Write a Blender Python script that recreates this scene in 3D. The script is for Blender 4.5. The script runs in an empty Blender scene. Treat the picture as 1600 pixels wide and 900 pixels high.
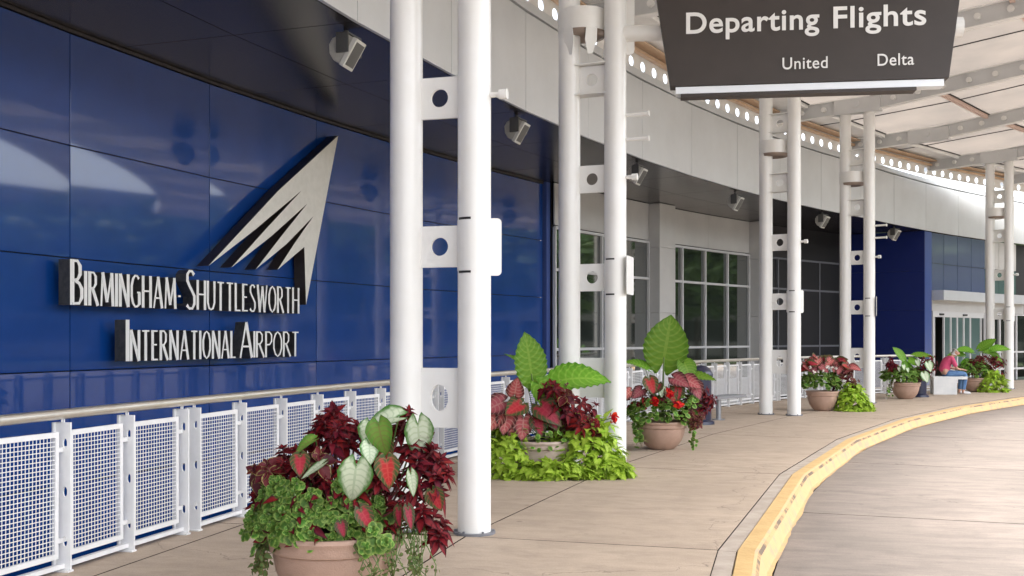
import bpy, bmesh, math, random
from mathutils import Matrix, Vector, noise
R_ = math.radians
sc = bpy.context.scene
col = sc.collection
PI = math.pi
# ---------------------------------------------------------------- camera, sky, sun, exposure
cam_d = bpy.data.cameras.new('camera'); cam = bpy.data.objects.new('camera', cam_d); col.objects.link(cam)
cam.location = (0, 0, 1.55); cam.rotation_euler = (R_(90), 0, 0)
cam_d.sensor_width = 36; cam_d.lens = 36 * 1700 / 1600; cam_d.shift_y = 78 / 1600
cam_d.clip_start = .05; cam_d.clip_end = 3000
sc.camera = cam
sc.render.resolution_x = 1024; sc.render.resolution_y = 576
SUN_EL, SUN_ROT = R_(62), R_(118)
w = bpy.data.worlds.new('World'); sc.world = w; w.use_nodes = True
nt = w.node_tree; bg = nt.nodes['Background']
sky = nt.nodes.new('ShaderNodeTexSky'); sky.sky_type = 'NISHITA'; sky.sun_disc = False
sky.sun_elevation = SUN_EL; sky.sun_rotation = SUN_ROT; sky.air_density = 1.0; sky.dust_density = 4.0; sky.ozone_density = 1.0
hz = nt.nodes.new('ShaderNodeHueSaturation'); hz.inputs['Saturation'].default_value = .42      # thin white overcast
nt.links.new(sky.outputs[0], hz.inputs['Color']); nt.links.new(hz.outputs[0], bg.inputs[0]); bg.inputs[1].default_value = .15
sl = bpy.data.lights.new('sun', 'SUN'); sl.energy = 1.4; sl.angle = R_(14); sl.color = (1, .965, .91)
so = bpy.data.objects.new('sun', sl); col.objects.link(so); so.location = (20, -20, 40)
sd = Vector((math.sin(SUN_ROT) * math.cos(SUN_EL), math.cos(SUN_ROT) * math.cos(SUN_EL), math.sin(SUN_EL)))
so.rotation_euler = sd.to_track_quat('Z', 'Y').to_euler()
vs = sc.view_settings; vs.view_transform = 'Standard'; vs.look = 'None'; vs.gamma = 1; vs.exposure = 2.4; vs.use_curve_mapping = False
# ---------------------------------------------------------------- plan of the place: everything follows one arc
CX, CY, RC, TH0, DT = 51.418, -6.897, 54.0, .2882, .09027
def P(u, off=0, z=0):
    th = TH0 + DT * u; r = RC - off
    return Vector((CX - r * math.cos(th), CY + r * math.sin(th), z))
def FR(u, off=0, z=0):                                   # x = towards the road, y = along the arc, z = up
    th = TH0 + DT * u; c, s = math.cos(th), math.sin(th); p = P(u, off, z)
    return Matrix(((c, s, 0, p.x), (-s, c, 0, p.y), (0, 0, 1, p.z), (0, 0, 0, 1)))
# ---------------------------------------------------------------- materials
M = {}
def nd(t, ty, **k):
    n = t.nodes.new(ty)
    for a, b in k.items(): setattr(n, a, b)
    return n
def mat(name, c, rough=.5, c2=None, scale=8., metal=0., bump=0., bscale=60., spec=.5, coat=0., stretch=(1, 1, 1), detail=5., rvar=0., trans=0., lo=.35, hi=.65, cior=1.5):
    m = bpy.data.materials.new(name); m.use_nodes = True; t = m.node_tree; b = t.nodes['Principled BSDF']
    b.inputs['Base Color'].default_value = (*c, 1); b.inputs['Roughness'].default_value = rough; b.inputs['Metallic'].default_value = metal
    b.inputs['Specular IOR Level'].default_value = spec; b.inputs['Coat Weight'].default_value = coat; b.inputs['Coat Roughness'].default_value = .04; b.inputs['Coat IOR'].default_value = cior
    tc = nd(t, 'ShaderNodeTexCoord'); mp = nd(t, 'ShaderNodeMapping'); mp.inputs['Scale'].default_value = stretch
    t.links.new(tc.outputs['Object'], mp.inputs[0])
    if c2:
        n = nd(t, 'ShaderNodeTexNoise'); n.inputs['Scale'].default_value = scale; n.inputs['Detail'].default_value = detail; n.inputs['Roughness'].default_value = .6
        r = nd(t, 'ShaderNodeMapRange'); r.inputs[1].default_value = lo; r.inputs[2].default_value = hi
        x = nd(t, 'ShaderNodeMix', data_type='RGBA'); x.inputs[6].default_value = (*c, 1); x.inputs[7].default_value = (*c2, 1)
        t.links.new(mp.outputs[0], n.inputs[0]); t.links.new(n.outputs[0], r.inputs[0]); t.links.new(r.outputs[0], x.inputs[0]); t.links.new(x.outputs[2], b.inputs['Base Color'])
        if rvar:
            q = nd(t, 'ShaderNodeMapRange'); q.inputs[1].default_value = .3; q.inputs[2].default_value = .7; q.inputs[3].default_value = rough; q.inputs[4].default_value = rough + rvar
            t.links.new(n.outputs[0], q.inputs[0]); t.links.new(q.outputs[0], b.inputs['Roughness'])
    if bump:
        n2 = nd(t, 'ShaderNodeTexNoise'); n2.inputs['Scale'].default_value = bscale; n2.inputs['Detail'].default_value = 4
        bp = nd(t, 'ShaderNodeBump'); bp.inputs['Strength'].default_value = bump; bp.inputs['Distance'].default_value = .01
        t.links.new(mp.outputs[0], n2.inputs[0]); t.links.new(n2.outputs[0], bp.inputs['Height']); t.links.new(bp.outputs[0], b.inputs['Normal'])
    if trans:
        tr = nd(t, 'ShaderNodeBsdfTranslucent'); mx = nd(t, 'ShaderNodeMixShader'); mx.inputs[0].default_value = trans
        tr.inputs[0].default_value = (*c, 1)
        if c2: t.links.new(x.outputs[2], tr.inputs[0])
        t.links.new(b.outputs[0], mx.inputs[1]); t.links.new(tr.outputs[0], mx.inputs[2]); t.links.new(mx.outputs[0], t.nodes['Material Output'].inputs[0])
    M[name] = m; return m
def concrete(name, ca, cb, cs, stretch, ang):             # two scales of mottling, streaks across, fine grit
    m = bpy.data.materials.new(name); m.use_nodes = True; t = m.node_tree; b = t.nodes['Principled BSDF']
    ge = nd(t, 'ShaderNodeNewGeometry'); rot = nd(t, 'ShaderNodeMapping'); rot.inputs['Rotation'].default_value = (0, 0, ang)
    t.links.new(ge.outputs['Position'], rot.inputs[0])
    mp = nd(t, 'ShaderNodeMapping'); mp.inputs['Scale'].default_value = stretch; t.links.new(rot.outputs[0], mp.inputs[0])
    def nz(src, s, d, lo, hi, r=.6):
        n = nd(t, 'ShaderNodeTexNoise'); n.inputs['Scale'].default_value = s; n.inputs['Detail'].default_value = d; n.inputs['Roughness'].default_value = r
        q = nd(t, 'ShaderNodeMapRange'); q.inputs[1].default_value = lo; q.inputs[2].default_value = hi
        t.links.new(src, n.inputs[0]); t.links.new(n.outputs[0], q.inputs[0]); return q.outputs[0], n
    def mix(f, a, bb, ty='MIX'):
        x = nd(t, 'ShaderNodeMix', data_type='RGBA', blend_type=ty)
        if hasattr(f, 'links'): t.links.new(f, x.inputs[0])
        else: x.inputs[0].default_value = f
        for i, v in ((6, a), (7, bb)):
            if isinstance(v, tuple): x.inputs[i].default_value = (*v, 1)
            else: t.links.new(v, x.inputs[i])
        return x.outputs[2]
    f1, _ = nz(rot.outputs[0], .6, 5, .35, .65)
    f2, _ = nz(mp.outputs[0], 2.6, 9, .42, .74, .72)
    f3, _ = nz(rot.outputs[0], 2.3, 9, .58, .70, .75)
    f4, n4 = nz(rot.outputs[0], 90, 3, .3, .7)
    c = mix(f1, ca, cb); c = mix(f2, c, cs)
    d = nd(t, 'ShaderNodeMath', operation='MULTIPLY'); d.inputs[1].default_value = .35; t.links.new(f3, d.inputs[0])
    c = mix(d.outputs[0], c, tuple(v * .55 for v in cs)); 
    vo = nd(t, 'ShaderNodeTexVoronoi'); vo.inputs['Scale'].default_value = 2.3; t.links.new(rot.outputs[0], vo.inputs[0])
    sp = nd(t, 'ShaderNodeMapRange'); sp.inputs[1].default_value = .045; sp.inputs[2].default_value = .07; sp.inputs[3].default_value = .5; sp.inputs[4].default_value = 0; t.links.new(vo.outputs[0], sp.inputs[0])
    c = mix(sp.outputs[0], c, tuple(v * .4 for v in cs))          # old gum and oil spots
    vc = nd(t, 'ShaderNodeTexVoronoi', feature='DISTANCE_TO_EDGE'); vc.inputs['Scale'].default_value = .22
    wn = nd(t, 'ShaderNodeTexNoise'); wn.inputs['Scale'].default_value = 2.; wn.inputs['Detail'].default_value = 6; t.links.new(rot.outputs[0], wn.inputs[0])
    wv = nd(t, 'ShaderNodeVectorMath', operation='ADD'); t.links.new(rot.outputs[0], wv.inputs[0]); t.links.new(wn.outputs['Color'], wv.inputs[1]); t.links.new(wv.outputs[0], vc.inputs[0])
    ck = nd(t, 'ShaderNodeMapRange'); ck.inputs[1].default_value = .0; ck.inputs[2].default_value = .0022; ck.inputs[3].default_value = .6; ck.inputs[4].default_value = 0; t.links.new(vc.outputs[0], ck.inputs[0])
    c = mix(ck.outputs[0], c, tuple(v * .3 for v in cs))          # hairline cracks
    g = mix(f4, (.86, .86, .86), (1.1, 1.1, 1.1)); c = mix(1.0, c, g, 'MULTIPLY')
    t.links.new(c, b.inputs['Base Color']); b.inputs['Roughness'].default_value = .72
    bp = nd(t, 'ShaderNodeBump'); bp.inputs['Strength'].default_value = .35; bp.inputs['Distance'].default_value = .004
    t.links.new(n4.outputs[0], bp.inputs['Height']); t.links.new(bp.outputs[0], b.inputs['Normal'])
    M[name] = m
concrete('walk', (.48, .385, .295), (.42, .335, .255), (.33, .26, .195), (1.0, 2.0, 1), .25)
concrete('road', (.215, .18, .155), (.17, .145, .125), (.11, .092, .082), (.7, 2.4, 1), .2)
mat('joint', (.022, .019, .017), .95, spec=.1)
mat('gutter', (.42, .36, .30), .8, (.32, .27, .22), 5, bump=.3)
mat('yellow', (.55, .38, .17), .7, (.47, .31, .13), 5, bump=.5, bscale=25, detail=8)
mat('yellow_worn', (.46, .31, .15), .85, (.33, .25, .17), 5, bump=.35, bscale=30, detail=9, lo=.5, hi=.66)
mat('white', (.80, .80, .78), .32, (.76, .755, .72), 2.0, coat=.15)
mat('white_rail', (.80, .80, .80), .4, (.72, .72, .71), 6)
mat('beam_white', (.88, .88, .86), .45, (.76, .76, .74), 1.5)
mat('beam_web', (.62, .63, .63), .45, (.56, .57, .57), 1.5)
mat('tan', (.62, .45, .30), .6, (.55, .38, .25), 3)
mat('pink', (.62, .46, .39), .6)
mat('roof', (.50, .465, .43), .6, (.43, .405, .38), .7, trans=.62, bump=.1, bscale=8)
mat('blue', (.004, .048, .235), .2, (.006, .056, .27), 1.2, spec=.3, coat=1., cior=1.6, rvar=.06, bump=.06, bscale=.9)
mat('navy', (.003, .012, .11), .3, spec=.4)  # blue panel colour darkened to carry the weak light on the return wall
mat('blue_trim', (.06, .10, .30), .3)
mat('fascia', (.66, .69, .71), .36, (.62, .645, .66), 1.2, metal=.25, rvar=.05)
mat('panel_grey', (.62, .61, .59), .36, (.57, .56, .545), 1.5, metal=.15)
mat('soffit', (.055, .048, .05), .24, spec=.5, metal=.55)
mat('dark', (.012, .012, .013), .6)
mat('well', (.03, .03, .04), .8)
mat('bronze', (.055, .05, .05), .35, metal=.3)
mat('frame', (.62, .62, .62), .4)
mat('frame_grey', (.16, .165, .18), .4)
mat('glass', (.028, .036, .032), .03, spec=.9, coat=1.0, cior=2.7, bump=.02, bscale=1.2)
mat('glass_dark', (.006, .007, .012), .05, spec=.5, coat=.5)
mat('glass_teal', (.12, .19, .18), .04, spec=.8, coat=1., cior=1.9)
mat('glass_blue', (.13, .16, .27), .16, spec=.9, coat=1.)
mat('steel', (.80, .77, .70), .3, metal=.85, rvar=.06, c2=(.74, .7, .62), scale=5)
mat('bench_metal', (.32, .33, .35), .35, metal=.7)
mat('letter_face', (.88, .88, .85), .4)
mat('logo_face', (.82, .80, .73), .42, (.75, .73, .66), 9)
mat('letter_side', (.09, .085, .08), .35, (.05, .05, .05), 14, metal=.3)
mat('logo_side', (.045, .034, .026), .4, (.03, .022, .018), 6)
mat('sign', (.034, .026, .022), .5, (.04, .03, .026), 3)
mat('sign_text', (.78, .78, .76), .5)
mat('strip', (.80, .84, .88), .3)
mat('pot', (.43, .285, .215), .65, (.35, .225, .165), 5, bump=.35, bscale=110, detail=9)
mat('pot_pale', (.47, .37, .31), .65, (.39, .30, .25), 5, bump=.3, bscale=110, detail=9)
mat('soil', (.02, .014, .01), .95, bump=.9, bscale=60)
mat('speaker_body', (.46, .45, .41), .45, (.38, .37, .34), 8)
mat('speaker_face', (.62, .62, .58), .5)
mat('speaker_dark', (.10, .10, .095), .5)
mat('lens', (.42, .33, .27), .12, spec=.8, trans=.3)
mat('block', (.62, .62, .60), .7, (.52, .53, .53), 3)
mat('skin', (.50, .27, .19), .55)
mat('hair', (.42, .40, .37), .7)
mat('shirt', (.60, .075, .17), .85, (.50, .06, .14), 12)
mat('jeans', (.06, .13, .27), .85, (.10, .20, .36), 9)
mat('shoe', (.55, .55, .55), .6)
mat('bin', (.015, .018, .045), .3)
mat('bark', (.09, .06, .04), .9, (.05, .035, .025), 12, bump=.6)
mat('tree_leaf', (.05, .10, .02), .6, (.09, .15, .03), 1.5, trans=.2)
mat('grass', (.05, .09, .02), .9, (.07, .10, .03), .4)
mat('garage', (.22, .20, .17), .8, (.18, .165, .14), .3)
mat('garage_dark', (.10, .10, .09), .9)
mat('stem', (.10, .16, .04), .6)
mat('stem_red', (.12, .02, .02), .6)
def leafmat(name, centre, rim, vein, edge0=.55, edge1=.95, veinf=9, trans=.3, rough=.42, veins=.5):
    # colour laid out on the leaf itself: |u| = 1 at the margin, v = 0 at the stalk and 1 at the tip
    m = bpy.data.materials.new(name); m.use_nodes = True; t = m.node_tree; b = t.nodes['Principled BSDF']
    uv = nd(t, 'ShaderNodeUVMap', uv_map='leaf'); sx = nd(t, 'ShaderNodeSeparateXYZ'); t.links.new(uv.outputs[0], sx.inputs[0])
    def mth(op, a, bb=None, c=None):
        n = nd(t, 'ShaderNodeMath', operation=op)
        for i, v in enumerate((a, bb, c)):
            if v is None: continue
            if hasattr(v, 'links'): t.links.new(v, n.inputs[i])
            else: n.inputs[i].default_value = v
        return n.outputs[0]
    au = mth('ABSOLUTE', mth('MULTIPLY_ADD', sx.outputs[0], 2, -1)); av = mth('ABSOLUTE', mth('MULTIPLY_ADD', sx.outputs[1], 2, -1))
    nz = nd(t, 'ShaderNodeTexNoise'); nz.inputs['Scale'].default_value = 9; t.links.new(uv.outputs[0], nz.inputs[0])
    oi = nd(t, 'ShaderNodeObjectInfo')
    e = mth('MAXIMUM', au, mth('POWER', av, 2.2)); e = mth('ADD', e, mth('MULTIPLY_ADD', nz.outputs[0], .5, -.25))
    r = nd(t, 'ShaderNodeMapRange'); r.interpolation_type = 'SMOOTHSTEP'; r.inputs[1].default_value = edge0; r.inputs[2].default_value = edge1; t.links.new(e, r.inputs[0])
    x = nd(t, 'ShaderNodeMix', data_type='RGBA'); x.inputs[6].default_value = (*centre, 1); x.inputs[7].default_value = (*rim, 1); t.links.new(r.outputs[0], x.inputs[0])
    ph = mth('MULTIPLY', mth('SUBTRACT', sx.outputs[1], mth('MULTIPLY', au, .28)), veinf * 2 * PI)
    vn = mth('POWER', mth('MULTIPLY_ADD', mth('COSINE', ph), .5, .5), 6)
    mid = mth('LESS_THAN', au, .07); vn = mth('MULTIPLY', mth('MAXIMUM', vn, mid), veins)
    y = nd(t, 'ShaderNodeMix', data_type='RGBA'); t.links.new(vn, y.inputs[0]); t.links.new(x.outputs[2], y.inputs[6]); y.inputs[7].default_value = (*vein, 1)
    hs = nd(t, 'ShaderNodeHueSaturation'); t.links.new(y.outputs[2], hs.inputs['Color'])
    t.links.new(mth('MULTIPLY_ADD', oi.outputs['Random'], .7, .62), hs.inputs['Value']); t.links.new(mth('MULTIPLY_ADD', oi.outputs['Random'], .02, .49), hs.inputs['Hue'])
    t.links.new(hs.outputs[0], b.inputs['Base Color']); b.inputs['Roughness'].default_value = rough; b.inputs['Specular IOR Level'].default_value = .22
    tr = nd(t, 'ShaderNodeBsdfTranslucent'); t.links.new(hs.outputs[0], tr.inputs[0]); mx = nd(t, 'ShaderNodeMixShader'); mx.inputs[0].default_value = trans
    t.links.new(b.outputs[0], mx.inputs[1]); t.links.new(tr.outputs[0], mx.inputs[2]); t.links.new(mx.outputs[0], t.nodes['Material Output'].inputs[0])
    M[name] = m
leafmat('coleus', (.15, .006, .014), (.032, .004, .008), (.17, .012, .02), .4, .95, 5, .25, .6, .4)
leafmat('coleus_edge', (.10, .012, .02), (.30, .26, .09), (.16, .02, .03), .8, .98, 5, .25, .45, .3)
leafmat('cal_white', (.66, .74, .55), (.07, .20, .035), (.10, .28, .05), .5, 1.0, 8, .3, .4, .28)
leafmat('cal_red', (.36, .022, .04), (.045, .075, .022), (.48, .07, .08), .3, .7, 7, .25, .4, .4)
leafmat('cal_pink', (.46, .10, .11), (.085, .022, .02), (.62, .36, .30), .4, .9, 7, .25, .45, .5)
leafmat('cal_green', (.17, .30, .05), (.09, .22, .03), (.24, .05, .06), .4, .9, 8, .35, .4, .35)
leafmat('elephant', (.16, .35, .03), (.10, .26, .02), (.32, .50, .08), .6, 1., 9, .42, .38, .55)
leafmat('geranium', (.075, .18, .025), (.28, .40, .09), (.05, .13, .02), .3, .95, 3, .25, .5, .25)
leafmat('lime', (.45, .66, .07), (.34, .54, .04), (.66, .76, .2), .3, .95, 5, .35, .45, .35)
leafmat('vine', (.13, .20, .06), (.20, .14, .06), (.1, .16, .04), .5, .95, 4, .3, .5, .2)
leafmat('petal', (.66, .012, .015), (.55, .008, .01), (.7, .02, .02), .5, 1, 2, .3, .5, .1)
leafmat('petal_white', (.78, .76, .70), (.70, .45, .45), (.8, .8, .7), .7, 1, 2, .3, .5, .1)
mat('kerb_chip', (.42, .28, .13), .9, (.13, .095, .07), 2.2, bump=.5, bscale=30, detail=9, lo=.44, hi=.54)
# ---------------------------------------------------------------- object helpers
W = {}
def tagit(o, label=None, cat=None, group=None, kind=None):
    if label: o['label'] = label
    if cat: o['category'] = cat
    if group: o['group'] = group
    if kind: o['kind'] = kind
    return o
def empty(name, mtx, label=None, cat=None, group=None, parent=None, kind=None):
    o = bpy.data.objects.new(name, None); col.objects.link(o); o.empty_display_size = .2
    if not isinstance(mtx, Matrix): mtx = Matrix.Translation(Vector(mtx))
    if parent is not None:
        o.parent = parent; o.matrix_basis = W[parent.name].inverted() @ mtx
    else: o.matrix_basis = mtx
    W[o.name] = mtx.copy()
    return tagit(o, label, cat, group, kind)
class MB:
    def __init__(s): s.v = []; s.f = []; s.mi = []; s.uv = None; s.cur = 0
    def add(s, vs_, fs):
        n = len(s.v); s.v += [Vector(a) for a in vs_]; s.f += [tuple(i + n for i in f) for f in fs]; s.mi += [s.cur] * len(fs)
    def hexa(s, a):                                       # 8 corners: bottom ring of 4, top ring of 4
        s.add(a, [(3, 2, 1, 0), (4, 5, 6, 7), (0, 1, 5, 4), (1, 2, 6, 5), (2, 3, 7, 6), (3, 0, 4, 7)])
    def box(s, x0, x1, y0, y1, z0, z1, m=None):
        a = [Vector(p) for p in ((x0, y0, z0), (x1, y0, z0), (x1, y1, z0), (x0, y1, z0), (x0, y0, z1), (x1, y0, z1), (x1, y1, z1), (x0, y1, z1))]
        if m is not None: a = [m @ p for p in a]
        s.hexa(a)
    def arc(s, u0, u1, o0, o1, z0, z1, g=0.):             # block between two angles, two offsets and two heights, shrunk by the gap
        def q(u, o, z, su, so, sz): return FR(u, o, z) @ Vector((so * g, su * g, sz * g))
        s.hexa([q(u0, o0, z0, 1, 1, 1), q(u0, o1, z0, 1, -1, 1), q(u1, o1, z0, -1, -1, 1), q(u1, o0, z0, -1, 1, 1),
                q(u0, o0, z1, 1, 1, -1), q(u0, o1, z1, 1, -1, -1), q(u1, o1, z1, -1, -1, -1), q(u1, o0, z1, -1, 1, -1)])
    def tube(s, path, r, n=10, cap=True):
        path = [Vector(p) for p in path]; rr = r if isinstance(r, (list, tuple)) else [r] * len(path); base = len(s.v); up = None
        for i, p in enumerate(path):
            d = (path[min(i + 1, len(path) - 1)] - path[max(i - 1, 0)]).normalized()
            if up is None:
                up = Vector((0, 0, 1)) if abs(d.z) < .9 else Vector((1, 0, 0))
            a = (up - d * up.dot(d)).normalized(); b = d.cross(a); up = a
            for k in range(n):
                t = 2 * PI * k / n; s.v.append(p + (a * math.cos(t) + b * math.sin(t)) * rr[i])
        F = []
        for i in range(len(path) - 1):
            for k in range(n):
                k2 = (k + 1) % n; F.append((base + i * n + k, base + i * n + k2, base + (i + 1) * n + k2, base + (i + 1) * n + k))
        if cap: F.append(tuple(base + k for k in reversed(range(n)))); F.append(tuple(base + (len(path) - 1) * n + k for k in range(n)))
        s.f += F; s.mi += [s.cur] * len(F)
    def lathe(s, prof, n=32, c=(0, 0, 0), m=None):
        base = len(s.v); c = Vector(c); F = []
        for r, z in prof:
            for k in range(n):
                t = 2 * PI * k / n; p = Vector((r * math.cos(t), r * math.sin(t), z))
                s.v.append((m @ p if m is not None else p) + c)
        for i in range(len(prof) - 1):
            for k in range(n):
                k2 = (k + 1) % n; F.append((base + i * n + k, base + i * n + k2, base + (i + 1) * n + k2, base + (i + 1) * n + k))
        s.f += F; s.mi += [s.cur] * len(F)
    def plate(s, x0, x1, zs, y0, y1, holes, m=None, n=24):
        # plate in x-z from y0 to y1; one cell per interval of zs; holes[i] = None or (cx, cz, rx, rz)
        def tr(p): p = Vector(p); return m @ p if m is not None else p
        for (za, zb), h in zip(zip(zs[:-1], zs[1:]), holes):
            if h is None: s.box(x0, x1, y0, y1, za, zb, m); continue
            cx, cz, rx, rz = h; base = len(s.v); F = []
            for y in (y0, y1):
                for k in range(n):
                    t = 2 * PI * k / n; s.v.append(tr((cx + rx * math.cos(t), y, cz + rz * math.sin(t))))
                for k in range(n):
                    t = 2 * PI * k / n; dx, dz = math.cos(t), math.sin(t); q = max(abs(dx), abs(dz)); dx /= q; dz /= q
                    s.v.append(tr((cx + (dx * (x1 - cx) if dx > 0 else dx * (cx - x0)), y, cz + (dz * (zb - cz) if dz > 0 else dz * (cz - za)))))
            for k in range(n):
                j = (k + 1) % n
                a, b, c2, d = base + k, base + j, base + n + j, base + n + k; o = 2 * n
                F += [(a, b, c2, d), (d + o, c2 + o, b + o, a + o), (a + o, b + o, b, a), (d, c2, c2 + o, d + o)]
            s.f += F; s.mi += [s.cur] * len(F)
    def build(s, name, m, parent=None, label=None, smooth=False, world=True, bevel=0., kind=None, cat=None, group=None):
        vs_ = s.v
        if parent is not None and world:
            inv = W[parent.name].inverted(); vs_ = [inv @ v for v in vs_]
        me = bpy.data.meshes.new(name); me.from_pydata([tuple(v) for v in vs_], [], s.f)
        for x in (m if isinstance(m, (list, tuple)) else [m]): me.materials.append(M[x])
        for i, p in enumerate(me.polygons): p.material_index = s.mi[i]
        if s.uv:
            l = me.uv_layers.new(name='leaf')
            for p in me.polygons:
                for li in p.loop_indices: l.data[li].uv = s.uv[me.loops[li].vertex_index]
        bm = bmesh.new(); bm.from_mesh(me)
        if not s.uv: bmesh.ops.recalc_face_normals(bm, faces=bm.faces)
        if bevel: bmesh.ops.bevel(bm, geom=list(bm.edges), offset=bevel, segments=2, affect='EDGES', profile=.6)
        bm.to_mesh(me); bm.free()
        if smooth:
            for p in me.polygons: p.use_smooth = True
            if smooth == 'auto':
                me.set_sharp_from_angle(angle=R_(40))
        o = bpy.data.objects.new(name, me); col.objects.link(o)
        if parent is not None: o.parent = parent
        W[o.name] = W[parent.name].copy() if parent is not None else Matrix.Identity(4)
        return tagit(o, label, cat, group, kind)
def inst(src, name, parent, mtx, label=None):             # mtx in world space
    o = bpy.data.objects.new(name, src if isinstance(src, bpy.types.Mesh) else src.data); col.objects.link(o)
    o.parent = parent; o.matrix_basis = (W[parent.name].inverted() @ mtx) if parent is not None else mtx; W[o.name] = mtx.copy()
    if label: o['label'] = label
    return o
def local(mb, name, m, **k):                              # a mesh only, for instancing
    o = mb.build(name, m, None, **k); me = o.data; bpy.data.objects.remove(o); return me
rnd = random.Random(7)
# ================================================================ THE SETTING
g = MB(); g.add([(-1500, -1500, -3.1), (1500, -1500, -3.1), (1500, 1500, -3.1), (-1500, 1500, -3.1)], [(0, 1, 2, 3)])
g.build('ground', 'well', kind='structure')
def railoff(u): return -2.2 + max(0, u - 4.2) * 1.0
def pin(u): return railoff(u) - .17 if u < 5.45 else -3.3
# pavement: a dark bed, then every slab by itself
pav = empty('pavement', (0, 0, 0), kind='structure')
b = MB()
for i in range(-30, 110):
    u = i / 10; a = P(u, pin(min(u, 5.4)) if u < 5.45 else -3.3); 
    b.arc(u, u + .1, pin(u) + .0, 2.06, -.5, -.009)
[b.arc(v, v + 1, -2.37, 2.06, -.5, -.009) for v in range(-12, -3)]
b.build('slab_bed', 'joint', pav)
rows = [('edge', None, -1.97), ('in', -1.97, -.02), ('out', -.02, 1.93)]
for k in range(-9, 11):
    for nm, o0, o1 in rows:
        sub = 4 if nm == 'edge' else 2
        us = [k + .01 + j / sub for j in range(sub + 1)]
        mb = MB()
        vsb = []
        for z in (-.06, 0.):
            for u in us:
                if o0 is None: vsb.append(FR(u, pin(min(u, us[-1] - .001))) @ Vector((0, .007 if u == us[0] else (-.007 if u == us[-1] else 0), z)))
                else: pt = P(k + .01, o0).lerp(P(k + 1.01, o0), u - k - .01); vsb.append(pt + FR(k + .5).to_3x3() @ Vector((.007, .007 if u == us[0] else (-.007 if u == us[-1] else 0), 0)) + Vector((0, 0, z)))
            for u in reversed(us):
                pt = P(k + .01, o1).lerp(P(k + 1.01, o1), u - k - .01); pt += FR(k + .5).to_3x3() @ Vector((-.007 if o1 > 1 else -.007, .007 if u == us[0] else (-.007 if u == us[-1] else 0), 0)); vsb.append(pt + Vector((0, 0, z)))
        n = len(us) * 2
        mb.add(vsb, [tuple(range(n))[::-1], tuple(range(n, 2 * n))] + [(i, (i + 1) % n, n + (i + 1) % n, n + i) for i in range(n)])
        mb.mi = [0, 0] + [1] * n; mb.build('slab', ['walk', 'joint'], pav)
kerb = empty('kerb', (0, 0, 0), kind='structure')
for k in range(-9, 11):
    mb = MB(); mb.arc(k + .01, k + 1.01, 1.925, 2.062, -.2, .0, .004); mb.build('gutter_strip', 'gutter', kerb, bevel=.003)
    # yellow kerb stone with a worn, broken front edge
    mb = MB(); N = 26; prof = [(2.065, .0), (2.072, .008), (2.19, .008), (2.212, -.004), (2.232, -.03), (2.25, -.07), (2.275, -.14), (2.29, -.22)]
    for i in range(N + 1):
        t = i / N; a = P(k + .01, 0); c = P(k + 1.01, 0)
        for j, (o, z) in enumerate(prof):
            p = P(k + .01, o).lerp(P(k + 1.01, o), t)
            nn = noise.noise(p * 3.1) + .6 * noise.noise(p * 9); e = 0 if j < 2 else (.0025 if j == 2 else .0045)
            if i in (0, N): e *= .3
            out = FR(k + .5) .to_3x3() @ Vector((nn * e, 0, nn * e * .35)); mb.v.append(p + Vector((0, 0, z)) + out)
    m_ = len(prof)
    for i in range(N):
        for j in range(m_ - 1):
            mb.f.append((i * m_ + j, (i + 1) * m_ + j, (i + 1) * m_ + j + 1, i * m_ + j + 1)); mb.mi.append(0 if j < 2 else (2 if j == 3 else 1))
    mb.build('kerb_stone', ['yellow', 'yellow_worn', 'kerb_chip'], kerb)
    mb = MB()                                             # paint that ran out over the road edge
    for i in range(N + 1):
        t = i / N; p0 = P(k + .01, 2.26).lerp(P(k + 1.01, 2.26), t); wv = .045 + .02 * noise.noise(p0 * 1.1) + .012 * noise.noise(p0 * 7)
        p1 = p0 + FR(k + .5).to_3x3() @ Vector((max(.025, wv), 0, 0)); mb.v += [p0 + Vector((0, 0, -.146)), p1 + Vector((0, 0, -.146))]
        if i: mb.f.append((2 * i - 2, 2 * i - 1, 2 * i + 1, 2 * i)); mb.mi.append(0)
    mb.build('paint_overspray', 'yellow_worn', kerb)
road = empty('road', (0, 0, 0), kind='structure')
b = MB()
for k in range(-12, 14): b.arc(k, k + 1, 2.2, 34, -.6, -.185)
b.build('road_bed', 'joint', road)
for k in range(-9, 12):
    for (o0, o1) in ((2.265, 6.9), (6.9, 11.4), (11.4, 15.9), (15.9, 33.5)):
        mb = MB(); mb.arc(k + .65, k + 1.65, o0, o1, -.25, -.15, .009); mb.mi = [0, 0] + [1] * 4; mb.build('road_slab', ['road', 'joint'], road)
verge = MB(); verge.add([(P(u, 33.4, -.2)) for u in range(-12, 14)] + [(90, 80, -.2), (240, 200, -.2), (240, -200, -.2), (0, -200, -.2), (5, -40, -.2)], [tuple(range(31))])
vg = MB(); vg.box(20.5, 260, -160, 180, -.9, -.22); vg.build('verge', 'grass', kind='structure')
# ---------------------------------------------------------------- terminal building
bld = empty('terminal_building', P(2, -6), 'long curved airport terminal with glossy blue wall panels, dark soffit and grey fascia band', 'building')
def foff(u): return -2.4 - max(0, u - 5.2) * .45
ZS, ZF = 5.05, 6.6
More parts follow.
